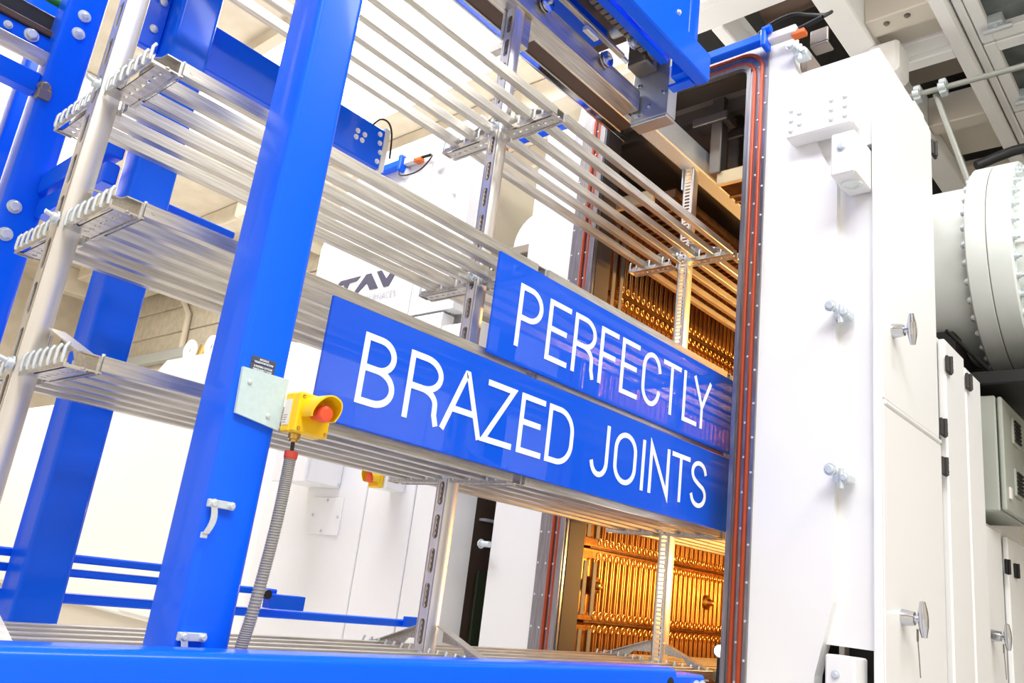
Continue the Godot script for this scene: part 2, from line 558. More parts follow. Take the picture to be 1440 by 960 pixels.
func furnace() -> void:
	var f := thing("vacuum_furnace", "tall white vacuum furnace with open rectangular mouth, twin copper-red seals and a chamber coloured for warm light", "furnace", Vector3(2.55, 0, -1.6))
	var fl := MB.new()
	fl.prism(V2([-1.205, 0.0, -1.06, 0.0, -0.998, 1.37, -0.946, 1.58, -0.946, 2.93, -1.02, 3.12, -1.06, 3.28, -1.11, 3.49, -1.118, 3.618, -1.205, 3.618]), 0, 2.5, 2.56)
	fl.prism(V2([-2.066, 0.0, -2.066, 3.618, -2.10, 3.618, -2.13, 3.40, -2.32, 3.36, -2.32, 0.0]), 0, 2.5, 2.56)
	fl.box(Vector3(2.5, 0, -2.066), Vector3(2.56, 1.04, -1.205))
	part("flange", fl, M.white, f)
	part("back_strip", bx(2.565, 3.36, -2.34, 2.60, 3.60, -2.08), M.grey_white, f)
	var far_side := MB.new().box(Vector3(2.56, 0, -2.34), Vector3(4.24, 3.6, -2.30))
	part("side_panel", far_side, M.white, f)
	# seal frame, copper-coloured seals, screws
	var sf := part("seal_frame", MB.new().hollow(rrect(-2.066, 1.04, -1.205, 3.618, 0.05, 6), rrect(-1.935, 1.11, -1.29, 3.513, 0.035, 6), 0, 2.49, 2.503), M.seal_steel, f, "brushed steel frame around the furnace mouth")
	for o in [[0.030, 0.024], [0.058, 0.060]]:
		part("seal", MB.new().tube(loop_path(-1.935 - o[0] - 0.005, -1.29 + o[0] + 0.005, 1.10 - o[1], 3.513 + o[1] - 0.0, 0.05 + o[0] * 0.5, 2.487), 0.0075, 10, true), M.copper, f, "copper-red tube seal")
	var sc := MB.new().lathe([Vector2(0.0042, 0), Vector2(0.0042, 0.002), Vector2(0, 0.003)], Vector3.ZERO, Vector3.LEFT, 8).mesh()
	for z in [-1.208, -1.239, -1.281, -1.944, -1.986, -2.02, -2.062]:
		for k in 21:
			put("screw", sc, M.zinc, sf, Vector3(2.49, 1.15 + k * 0.115 + (0.05 if z == -1.239 else 0.0), clamp(z, -2.058, -1.212)))
	for z in 5:
		put("screw", sc, M.zinc, sf, Vector3(2.49, 3.556, -1.85 + z * 0.12))
		put("screw", sc, M.zinc, sf, Vector3(2.49, 3.605, -1.82 + z * 0.12))
	# throat
	part("throat", MB.new().hollow(rrect(-2.0, 1.05, -1.24, 3.6, 0.05, 6), rrect(-1.932, 1.112, -1.293, 3.510, 0.035, 6), 0, 2.503, 2.60), M.throat, f)
	part("throat_strip", MB.new().hollow(rrect(-1.97, 1.08, -1.27, 3.56, 0.04, 6), rrect(-1.94, 1.105, -1.285, 3.517, 0.035, 6), 0, 2.482, 2.492), M.seal_steel, f)
	# dark shell around the hot zone
	var sh := MB.new()
	sh.box(Vector3(2.60, 0.8, -2.30), Vector3(4.24, 3.58, -2.27))
	sh.box(Vector3(2.60, 0.8, -1.125), Vector3(4.24, 3.58, -1.10))
	sh.box(Vector3(2.60, 3.56, -2.30), Vector3(4.24, 3.60, -1.10))
	sh.box(Vector3(2.60, 0.72, -2.30), Vector3(4.24, 0.80, -1.10))
	sh.box(Vector3(4.22, 0.8, -2.30), Vector3(4.25, 3.58, -1.10))
	part("shell", sh, M.shell, f, "dark steel furnace shell above the hot zone")
	part("ceiling_rib", bx(2.70, 3.50, -2.26, 2.74, 3.56, -1.13), M.mid_steel, f)
	for h in [[2.688, -1.50], [2.84, -1.50]]:
		var hg := part("hanger", bx(h[0] - 0.028, 3.205, h[1] - 0.03, h[0] + 0.028, 3.45, h[1] + 0.02, 0.004), M.mid_steel, f)
		part("hanger_cap", bx(h[0] - 0.045, 3.435, h[1] - 0.11, h[0] + 0.045, 3.475, h[1] + 0.05, 0.004), M.mid_steel, hg)
		part("hanger_rod", bx(h[0] - 0.02, 3.475, h[1] - 0.03, h[0] + 0.02, 3.56, h[1] + 0.02), M.mid_steel, hg)
	# hot zone
	var hz := part("hot_zone", bx(2.63, 0.98, -2.06, 4.2, 3.16, -2.035), M.gold, f, "metal lining of the hot zone, warm light painted as a golden tint")
	part("lining_panel", bx(2.70, 0.98, -1.165, 4.2, 3.16, -1.14), M.gold, hz)
	part("lining_panel", bx(2.70, 0.96, -2.06, 4.2, 0.98, -1.14), M.gold, hz)
	part("lining_panel", bx(4.195, 0.96, -2.06, 4.21, 3.16, -1.14), M.gold, hz)
	part("roof_panel", bx(2.70, 3.16, -2.06, 4.2, 3.205, -1.70, 0.004), M.shield, hz)
	part("roof_panel", bx(2.70, 3.16, -1.50, 4.2, 3.205, -1.14, 0.004), M.shield, hz)
	part("roof_lip", bx(2.675, 3.155, -1.50, 2.70, 3.215, -1.14, 0.004), M.lip, hz)
	part("roof_lip", bx(2.675, 3.155, -2.06, 2.70, 3.215, -1.80, 0.004), M.lip, hz)
	# heating elements: vertical rods, eyes on the far wall, bars
	var hb := part("heating_bank", bx(2.72, 1.694, -2.03, 4.18, 1.703, -1.99, 0.002), M.shield, f, "rows of heating rods with looped eyes, warm light painted as a golden tint")
	part("bar", bx(2.72, 1.412, -2.03, 4.18, 1.422, -1.99, 0.002), M.shield, hb)
	part("bar", bx(2.72, 2.785, -2.03, 4.18, 2.795, -1.99, 0.002), M.shield, hb)
	var eye: Array = []
	for i in 14:
		var a := TAU * i / 14
		eye.append(Vector3(cos(a) * 0.0105, sin(a) * 0.0135, 0))
	var eye_mesh := MB.new().tube(eye, 0.0036, 7, true).mesh()
	var rods: Array = []
	for s in [[1.02, 1.385], [1.452, 1.66], [1.737, 2.75], [2.83, 3.13]]:
		rods.append([MB.new().cyl(Vector3(0, s[0], 0), Vector3(0, s[1], 0), 0.0055, 8).mesh(), s])
	for k in 33:
		var x := 2.79 + k * 0.0425
		for y in [1.724, 1.668, 1.442, 1.392, 2.82, 2.765]:
			put("eye", eye_mesh, M.element, hb, Vector3(x, y, -1.995))
		for r in rods:
			put("rod", r[0], M.gold, hb, Vector3(x, 0, -2.018))
			put("rod", r[0], M.gold, hb, Vector3(x + 0.02125, 0, -2.022))
	var crod := MB.new().cyl(Vector3(0, 0, -0.145), Vector3(0, 0, 0.145), 0.007, 8).mesh()
	for k in 30:
		put("roof_rod", crod, M.gold, hb, Vector3(2.76 + k * 0.05, 3.135, -1.335))
		put("roof_rod", crod, M.gold, hb, Vector3(2.76 + k * 0.05, 3.135, -1.88))
	for s in [[2.690, 1.44, 1.645], [2.752, 1.44, 1.645], [2.690, 1.735, 1.95], [2.752, 1.735, 1.95], [2.690, 1.02, 1.39], [2.752, 1.02, 1.39], [2.700, 2.55, 3.10], [2.760, 2.55, 3.10]]:
		part("strap", MB.new().box(Vector3(s[0], s[1], -1.995), Vector3(s[0] + 0.026, s[2], -1.989), 0.002), M.strap, hb, "grey metal strap")
	for x in [2.80, 3.72]:
		part("nozzle", MB.new().lathe([Vector2(0, 0.0), Vector2(0.036, 0.0), Vector2(0.034, 0.008), Vector2(0.018, 0.014), Vector2(0.013, 0.034), Vector2(0.008, 0.036), Vector2(0, 0.03)], Vector3(x, 1.555, -2.012), Vector3(0, 0, 1), 18), M.element, hb)
	part("chamber_rail", MB.new().hollow(rrect(-1.638, 3.235, -1.565, 3.345, 0.008, 3), rrect(-1.63, 3.243, -1.573, 3.337, 0.006, 3), 0, 2.30, 3.9), M.zinc, f, "galvanised rail inside the furnace roof")
	# unseen warm tube lamps, added to light the chamber
	for a in [[1.62, 1.0, 3.8], [2.62, 1.0, 4.2]]:
		part("added_chamber_lamp", MB.new().cyl(Vector3(2.80, a[0], -1.20), Vector3(3.80, a[0], -1.20), 0.02, 12), M.added_warm_lamp, f)
		area(Vector3(3.3, a[0], -1.225), Vector3(0, 0, -1), Vector2(1.0, 0.04), Color(1, 0.76, 0.45), a[2])
	var wl := thing("work_lamp", "small bright work lamp on a black foot at the lower right of the furnace mouth", "lamp", Vector3(2.55, 1.115, -1.323))
	part("foot", MB.new().lathe([Vector2(0, 0.265), Vector2(0.007, 0.265), Vector2(0.012, 0.05), Vector2(0.026, 0.0), Vector2(0, 0.0)], Vector3(2.55, 1.115, -1.323), Vector3.UP, 14), M.black, wl)
	part("head", MB.new().lathe([Vector2(0, 0.0), Vector2(0.018, 0.0), Vector2(0.022, 0.02), Vector2(0.022, 0.024), Vector2(0.018, 0.022), Vector2(0, 0.022)], Vector3(2.56, 1.394, -1.328), Vector3(-0.85, 0.05, 0.5), 18), M.black, wl)
	part("lens", MB.new().lathe([Vector2(0.0185, 0.0225), Vector2(0.012, 0.027), Vector2(0, 0.029)], Vector3(2.56, 1.394, -1.328), Vector3(-0.85, 0.05, 0.5), 18), M.bright_lamp, wl)
	var sl := SpotLight3D.new()
	sl.name = "work_light"
	sl.light_energy = 0.25
	sl.light_size = 0.018
	sl.spot_angle = 60.0
	sl.spot_range = 20.0
	sl.spot_attenuation = 2.0
	sl.shadow_enabled = true
	wl.add_child(sl)
	sl.look_at_from_position(Vector3(2.53, 1.396, -1.310), Vector3(1.0, 1.5, -0.35), Vector3.UP)
	# clamp bolts on the edge of the flange
	for p in [[2.465, -0.930], [1.944, -0.926], [3.50, -1.085]]:
		var c := Vector3(2.49, p[0], p[1])
		var cl := part("clamp", bx(2.468, p[0] - 0.022, p[1] - 0.012, 2.52, p[0] + 0.004, p[1] + 0.036, 0.004), M.zinc, f, "zinc swing clamp")
		part("clamp_bolt", MB.new().cyl(c + Vector3(-0.055, 0.012, -0.012), c + Vector3(0.02, 0.012, -0.012), 0.009).bolt(c + Vector3(-0.045, 0.012, -0.012), Vector3.LEFT, 0.014), M.zinc, cl)
		part("clamp_nut", MB.new().bolt(c + Vector3(-0.024, -0.008, 0.022), Vector3.LEFT, 0.011).cyl(c + Vector3(-0.022, -0.04, 0.012), c + Vector3(-0.022, 0.02, 0.012), 0.008), M.zinc, cl)
	part("clamp_bolt", MB.new().cyl(Vector3(2.47, 1.66, -2.30), Vector3(2.47, 1.66, -2.35), 0.012).bolt(Vector3(2.47, 1.66, -2.345), Vector3(0, 0, -1), 0.014), M.zinc, f)
	part("clamp_bolt", MB.new().cyl(Vector3(2.47, 2.79, -2.30), Vector3(2.47, 2.79, -2.35), 0.012).bolt(Vector3(2.47, 2.79, -2.345), Vector3(0, 0, -1), 0.014), M.zinc, f)
	# bolted bridge plate and stop block at the upper corner
	var bp := part("bridge_plate", bx(2.43, 3.115, -1.10, 2.50, 3.25, -0.872, 0.006), M.white, f, "white plate held by hex bolts")
	for q in [[-1.08, 3.225], [-1.08, 3.185], [-1.08, 3.145], [-1.05, 3.207], [-1.05, 3.163], [-0.940, 3.222], [-0.940, 3.185], [-0.940, 3.148], [-0.894, 3.222], [-0.894, 3.185], [-0.894, 3.148]]:
		part("bolt", MB.new().bolt(Vector3(2.43, q[1], q[0]), Vector3.LEFT, 0.0085), M.white, bp)
	var blk := part("stop_block", bx(2.36, 2.888, -0.915, 2.52, 3.04, -0.838, 0.005), M.white, f)
	part("bolt", MB.new().bolt(Vector3(2.36, 2.985, -0.88), Vector3.LEFT, 0.011), M.zinc, blk)
	part("foot_pad", MB.new().lathe([Vector2(0.034, 0), Vector2(0.034, 0.006), Vector2(0.022, 0.006), Vector2(0.022, 0.002), Vector2(0, 0.002)], Vector3(2.44, 2.888, -0.876), Vector3.DOWN, 22), M.vessel, blk)
	var lb := part("stop_block", bx(2.44, 1.10, -0.945, 2.54, 1.437, -0.862, 0.005), M.white, f)
	part("bolt", MB.new().bolt(Vector3(2.44, 1.385, -0.915), Vector3.LEFT, 0.009), M.zinc, lb)

	# limit switch bar lying on the furnace mouth
	var b := thing("switch_bar", "blue bar with roller and limit switch along the top of the open furnace mouth", "bar", Vector3(2.44, 3.6, -1.3))
	part("bar", bx(2.425, 3.566, -1.62, 2.465, 3.602, -1.20, 0.004), M.blue, b)
	part("end_plate", bx(2.415, 3.535, -1.205, 2.47, 3.61, -1.185, 0.004), M.blue, b)
	part("roller", MB.new().cyl(Vector3(2.43, 3.607, -1.20), Vector3(2.43, 3.607, -1.17), 0.016), M.blue, b)
	part("switch_body", bx(2.44, 3.565, -1.19, 2.48, 3.60, -1.08, 0.004), M.paper, b)
	part("switch_tip", bx(2.445, 3.555, -1.10, 2.48, 3.575, -1.05, 0.003), M.orange, b)
	part("plug", MB.new().cyl(Vector3(2.46, 3.585, -1.075), Vector3(2.46, 3.60, -0.99), 0.009), M.black, b)
	part("bracket", bx(2.50, 3.53, -1.05, 2.515, 3.59, -0.985, 0.003), M.mid_steel, b)
	part("bracket_foot", bx(2.50, 3.52, -1.05, 2.56, 3.53, -0.985, 0.003), M.mid_steel, b)
	part("cable", MB.new().tube(curve([Vector3(2.46, 3.60, -0.99), Vector3(2.52, 3.66, -0.98), Vector3(2.58, 3.71, -1.03), Vector3(2.60, 3.755, -1.10), Vector3(2.60, 3.785, -1.17), Vector3(2.60, 3.77, -1.27), Vector3(2.60, 3.70, -1.36)], 6), 0.007, 8), M.black, b)

func curve(p: Array, steps: int) -> Array:
	var out: Array = []
	for i in p.size() - 1:
		var a: Vector3 = p[max(i - 1, 0)]
		var d: Vector3 = p[min(i + 2, p.size() - 1)]
		for s in steps:
			out.append(p[i].cubic_interpolate(p[i + 1], a, d, float(s) / steps))
	out.append(p[p.size() - 1])
	return out

func tee_handle(par: Node, c: Vector3, keyed: bool) -> void:
	var h := part("handle", MB.new().lathe([Vector2(0.0, 0), Vector2(0.024, 0), Vector2(0.019, 0.035), Vector2(0.011, 0.037), Vector2(0.011, 0.055), Vector2(0, 0.055)], c, Vector3(0, 0, 1), 18), M.chrome, par, "chrome T-handle")
	var bar := MB.new()
	bar.t = Transform3D(Basis(Vector3(0, 0, 1), 0.12), c + Vector3(0, 0, 0.058))
	bar.lathe([Vector2(0, -0.052), Vector2(0.008, -0.050), Vector2(0.014, -0.02), Vector2(0.015, 0), Vector2(0.014, 0.02), Vector2(0.008, 0.050), Vector2(0, 0.052)], Vector3.ZERO, Vector3.UP, 12)
	part("grip", bar, M.chrome, h)
	if keyed:
		part("key", MB.new().box(c + Vector3(-0.006, -0.062, 0.040), c + Vector3(0.006, -0.028, 0.043)).tube([c + Vector3(0.0, -0.06, 0.042), c + Vector3(0.006, -0.10, 0.043), c + Vector3(0.012, -0.16, 0.044)], 0.0016, 5), M.mid_steel, h)

func hinge(par: Node, c: Vector3, m: Material) -> void:
	part("hinge", bx(c.x - 0.028, c.y - 0.032, c.z, c.x + 0.028, c.y + 0.032, c.z + 0.012, 0.003).cyl(c + Vector3(0, -0.032, 0.014), c + Vector3(0, 0.032, 0.014), 0.007, 10).bolt(c + Vector3(0.016, 0.016, 0.012), Vector3(0, 0, 1), 0.005).bolt(c + Vector3(0.016, -0.016, 0.012), Vector3(0, 0, 1), 0.005), m, par)

# ---------------------------------------------------------------- cabinets along the near side of the furnace
func enclosure() -> void:
	var e := thing("side_cabinet", "tall white cabinet beside the furnace mouth with two doors and chrome T-handles", "cabinet", Vector3(2.8, 0, -0.88))
	var fp := MB.new()
	# front panel with two cut-outs, for the upper stop block and for the lower one
	fp.box(Vector3(2.53, 3.075, -1.19), Vector3(2.56, 3.44, -0.813))
	fp.box(Vector3(2.53, 1.46, -1.19), Vector3(2.56, 2.925, -0.813))
	fp.box(Vector3(2.53, 2.925, -1.19), Vector3(2.56, 3.075, -0.935))
	fp.box(Vector3(2.53, 2.925, -0.838), Vector3(2.56, 3.075, -0.813))
	fp.box(Vector3(2.53, 0.0, -1.19), Vector3(2.56, 1.30, -0.813))
	fp.box(Vector3(2.53, 1.30, -0.826), Vector3(2.56, 1.46, -0.813))
	part("front_panel", fp, M.white, e)
	part("cutout_back", bx(2.60, 1.25, -0.96, 2.61, 1.50, -0.82), M.hinge, e)
	part("cutout_back", bx(2.64, 2.90, -0.932, 2.65, 3.10, -0.836), M.beige, e)
	part("top_panel", bx(2.53, 3.41, -1.19, 3.11, 3.445, -0.815), M.white, e)
	part("back_panel", bx(2.56, 0.0, -0.95, 3.15, 3.41, -0.935), M.beige, e)
	part("end_panel", bx(3.12, 0.0, -0.935, 3.16, 3.41, -0.835), M.white, e)
	var d1 := part("door", bx(2.522, 2.187, -0.832, 3.115, 3.43, -0.81, 0.006), M.white, e)
	tee_handle(d1, Vector3(2.62, 2.433, -0.81), false)
	var d2 := part("door", bx(2.522, 0.03, -0.832, 3.135, 2.174, -0.81, 0.006), M.white, e)
	tee_handle(d2, Vector3(2.675, 1.562, -0.81), true)
	part("corner_post", bx(2.505, 0.0, -0.835, 2.521, 3.43, -0.81, 0.003), M.white, e)
	part("drip_strip", bx(2.535, 2.172, -0.822, 3.13, 2.190, -0.806, 0.005), M.white, e)
	for h in [[3.14, 3.36], [3.16, 2.24], [3.16, 2.10]]:
		hinge(e, Vector3(h[0], h[1], -0.815), M.hinge)
	part("bracket", bx(2.98, 3.445, -0.95, 3.10, 3.50, -0.83, 0.003), M.vessel, e, "pale bracket on the cabinet top")

	var c2 := thing("side_cabinet", "narrow white cabinet just right of the tall one, dark hinges along its left edge", "cabinet", Vector3(3.3, 0, -0.9))
	part("body", bx(3.19, 0.0, -1.1, 3.47, 2.60, -0.835), M.white, c2)
	part("door", bx(3.20, 0.02, -0.832, 3.465, 2.59, -0.805, 0.006), M.white, c2)
	for y in [2.49]:
		hinge(c2, Vector3(3.22, y, -0.805), M.hinge)
	var c3 := thing("side_cabinet", "second narrow white cabinet right of the tall one, shaded by the flanged vessel", "cabinet", Vector3(3.6, 0, -0.9))
	part("body", bx(3.48, 0.0, -1.1, 3.72, 2.57, -0.835), M.white, c3)
	part("door", bx(3.485, 0.02, -0.832, 3.715, 2.56, -0.805, 0.006), M.white, c3)
	hinge(c3, Vector3(3.50, 2.50, -0.805), M.hinge)
	var c4 := thing("side_cabinet", "low white cabinet under the switch box at the far right, keys hanging from its handle", "cabinet", Vector3(4.3, 0, -0.95))
	part("body", bx(3.73, 0.0, -1.2, 5.4, 2.02, -0.875), M.white, c4)
	var d4 := part("door", bx(3.75, 0.02, -0.872, 4.18, 2.0, -0.85, 0.006), M.white, c4)
	tee_handle(d4, Vector3(3.93, 1.56, -0.85), true)
	part("door", bx(4.30, 0.02, -0.872, 5.38, 2.0, -0.85, 0.006), M.white, c4)
	for h in [[4.24, 1.86], [4.42, 1.86]]:
		hinge(c4, Vector3(h[0], h[1], -0.85), M.black)
	var bxx := thing("switch_box", "electrical box painted a shaded grey with louvred vents mounted above the low cabinet", "box", Vector3(4.2, 2.05, -0.9))
	part("body", bx(3.94, 2.06, -0.96, 4.42, 2.56, -0.80, 0.006), M.shaded_box_grey, bxx)
	part("door", bx(3.945, 2.065, -0.795, 4.415, 2.555, -0.775, 0.006), M.shaded_box_grey, bxx)
	for y in [2.15, 2.38]:
		var gr := part("vent", bx(4.10, y, -0.776, 4.24, y + 0.12, -0.765, 0.003), M.shaded_box_grey, bxx)
		for k in 6:
			part("louvre", bx(4.115, y + 0.012 + k * 0.017, -0.766, 4.225, y + 0.022 + k * 0.017, -0.758), M.dark, gr)
	part("latch", bx(3.99, 2.12, -0.775, 4.02, 2.17, -0.765, 0.002), M.paper, bxx)
	solo("machine_wall", bx(4.5, 0.0, -1.22, 6.4, 2.9, -1.18), M.grey_white, "shaded pale machine wall behind the switch box at the far right", "panel")
	for k in 2:
		solo("cable", MB.new().tube(curve([Vector3(4.0, 2.9, -1.0), Vector3(4.3, 2.72, -0.85), Vector3(4.6, 2.60 - 0.1 * k, -0.8), Vector3(4.75, 2.3 - 0.2 * k, -0.72), Vector3(4.85, 1.9, -0.7)], 6), 0.009, 7), M.dark, ["dark cable hanging in front of the switch box, the upper one", "dark cable hanging in front of the switch box, the lower one"][k], "cable")

# ---------------------------------------------------------------- flanged vessel, platform
func vessel() -> void:
	var c := Vector3(4.5, 3.35, 0)
	var t := thing("flanged_vessel", "large white cylindrical vessel with a bolted flange joint behind the cabinets", "vessel", Vector3(4.5, 2.8, -0.8))
	part("shell", MB.new().lathe([Vector2(0, -2.2), Vector2(0.47, -2.2), Vector2(0.47, -0.90), Vector2(0.50, -0.90)], c, Vector3(0, 0, 1), 72), M.vessel, t)
	part("shell", MB.new().lathe([Vector2(0.47, -0.705), Vector2(0.47, 1.4), Vector2(0, 1.5)], c, Vector3(0, 0, 1), 72), M.vessel, t)
	part("flange", MB.new().lathe([Vector2(0.46, -0.90), Vector2(0.54, -0.90), Vector2(0.55, -0.893), Vector2(0.55, -0.812), Vector2(0.546, -0.809)], c, Vector3(0, 0, 1), 96), M.vessel, t)
	part("flange", MB.new().lathe([Vector2(0.546, -0.806), Vector2(0.55, -0.803), Vector2(0.55, -0.712), Vector2(0.54, -0.705), Vector2(0.46, -0.705)], c, Vector3(0, 0, 1), 96), M.vessel, t)
	part("gasket", MB.new().lathe([Vector2(0.544, -0.812), Vector2(0.544, -0.803)], c, Vector3(0, 0, 1), 96), M.mid_steel, t)
	var bm := MB.new().bolt(Vector3.ZERO, Vector3(0, 0, -1), 0.019).cyl(Vector3(0, 0, 0), Vector3(0, 0, -0.022), 0.010).mesh()
	var bn := MB.new().bolt(Vector3.ZERO, Vector3(0, 0, 1), 0.017).cyl(Vector3(0, 0, 0), Vector3(0, 0, 0.03), 0.009).mesh()
	for k in 36:
		var a := TAU * (k + 0.4) / 36
		var p := c + Vector3(cos(a), sin(a), 0) * 0.512
		put("bolt", bm, M.zinc, t, p + Vector3(0, 0, -0.90))
		put("bolt", bn, M.zinc, t, p + Vector3(0, 0, -0.705))
	part("seam", MB.new().box(Vector3(4.02, 3.30, -0.70), Vector3(4.04, 3.306, 1.0)), M.grey_white, t)
	part("saddle", bx(4.15, 2.66, -1.25, 4.95, 2.95, -1.0, 0.01), M.dark, t, "dark saddle under the vessel")
	part("saddle", bx(4.15, 2.66, -0.6, 4.95, 2.84, -0.35, 0.01), M.dark, t)
	solo("support_beam", bx(3.9, 2.60, -1.35, 6.2, 2.66, -0.25, 0.006), M.black, "black steel beam carrying the flanged vessel", "beam")

func platform() -> void:
	var g := thing("platform_frame", "white steel platform frame overhead at the right, with beams, cross members and bolts", "platform", Vector3(5.5, 5.0, -1.3))
	for b in [[-1.65, -1.48], [-1.115, -1.03]]:
		part("beam", bx(3.6, 5.0, b[0], 9.6, 5.28, b[1], 0.01), M.grey_white, g)
	part("beam_flange", bx(3.6, 5.04, -1.02, 9.6, 5.28, -0.975, 0.008), M.grey_white, g)
	part("beam", bx(3.66, 5.0, -3.0, 3.86, 5.3, -1.65, 0.01), M.white, g)
	part("beam_flange", bx(3.60, 5.0, -3.0, 3.66, 5.06, -1.65, 0.008), M.white, g)
	part("beam", bx(3.86, 5.0, -2.26, 9.6, 5.26, -2.18, 0.008), M.grey_white, g)
	part("ribbed_duct", MB.new().tube([Vector3(4.25, 5.36, -2.1), Vector3(4.25, 5.36, -1.70)], 0.10, 18), M.brown, g)
	var cm := part("cross_member", bx(4.32, 5.03, -1.48, 4.49, 5.27, -1.115, 0.008), M.beige, g)
	for q in [[4.385, -1.37], [4.375, -1.25]]:
		part("bolt", MB.new().bolt(Vector3(q[0], 5.03, q[1]), Vector3.DOWN, 0.014), M.mid_steel, cm)
	part("deck_panel", bx(4.51, 5.08, -1.48, 4.69, 5.14, -1.115, 0.006), M.beige, g)
	part("deck_panel", bx(4.69, 5.06, -1.48, 4.82, 5.14, -1.115, 0.006), M.grey_white, g)
	part("cross_member", bx(4.82, 5.02, -1.48, 4.92, 5.26, -1.115, 0.008), M.grey_white, g)
	part("deck_panel", bx(4.93, 5.14, -1.48, 5.26, 5.2, -1.115, 0.006), M.mid_steel, g)
	part("cross_member", bx(5.62, 5.02, -1.48, 5.76, 5.26, -1.115, 0.008), M.beige, g)
	part("deck_panel", bx(5.85, 5.12, -1.48, 6.3, 5.18, -1.115, 0.006), M.beige, g)
	part("deck_panel", bx(6.5, 5.12, -1.48, 7.2, 5.18, -1.115, 0.006), M.beige, g)
	part("duct", bx(4.50, 4.78, -1.52, 4.72, 5.0, -1.34, 0.02), M.grey_white, g)
	part("deck", bx(3.9, 5.5, -2.9, 9.6, 5.56, 1.2), M.dark, g, "dark underside of the deck")
	# framed mesh panels at the right
	for k in 4:
		var x := 4.06 + k * 0.86
		var fr := MB.new()
		fr.box(Vector3(x, 5.05, -0.97), Vector3(x + 0.84, 5.13, -0.90), 0.006)
		fr.box(Vector3(x, 5.05, 0.0), Vector3(x + 0.84, 5.13, 0.07), 0.006)
		fr.box(Vector3(x, 5.05, -0.90), Vector3(x + 0.10, 5.13, 0.0), 0.006)
		fr.box(Vector3(x + 0.74, 5.05, -0.90), Vector3(x + 0.84, 5.13, 0.0), 0.006)
		var fp := part("panel_frame", fr, M.grey_white, g)
		part("mesh_panel", bx(x + 0.09, 5.10, -0.91, x + 0.75, 5.12, 0.01), M.panel_mesh, fp, "grey translucent deck panel")
		var lt := MB.new().box(Vector3(x + 0.64, 5.03, -0.90), Vector3(x + 0.74, 5.10, -0.82), 0.006).cyl(Vector3(x + 0.69, 5.02, -0.93), Vector3(x + 0.69, 5.02, -0.78), 0.018).bolt(Vector3(x + 0.66, 5.03, -0.86), Vector3.DOWN, 0.016)
		part("panel_latch", lt, M.zinc, fp)
	# pipes and hose
	var p := thing("pipe", "thin grey pipe with clamps running under the platform frame", "pipe", Vector3(4.6, 4.6, -1.0))
	part("run", MB.new().tube([Vector3(4.57, 4.6, -1.36), Vector3(4.60, 4.6, 0.6)], 0.017, 12), M.pipe, p)
	part("drop", MB.new().tube([Vector3(4.62, 4.6, -1.17), Vector3(4.75, 3.95, -1.02)], 0.017, 12), M.pipe, p)
	for z in [-1.26, -1.12]:
		part("pipe_clamp", bx(4.56, 4.565, z - 0.02, 4.62, 4.66, z + 0.02, 0.006).cyl(Vector3(4.55, 4.6, z - 0.018), Vector3(4.55, 4.6, z + 0.018), 0.022), M.zinc, p)
	solo("hose", MB.new().tube(curve([Vector3(4.55, 4.03, -0.96), Vector3(4.6, 4.09, -0.84), Vector3(4.6, 4.10, -0.7), Vector3(4.62, 4.08, -0.2)], 6), 0.028, 12), M.black, "thick black hose passing over the flanged vessel", "hose")

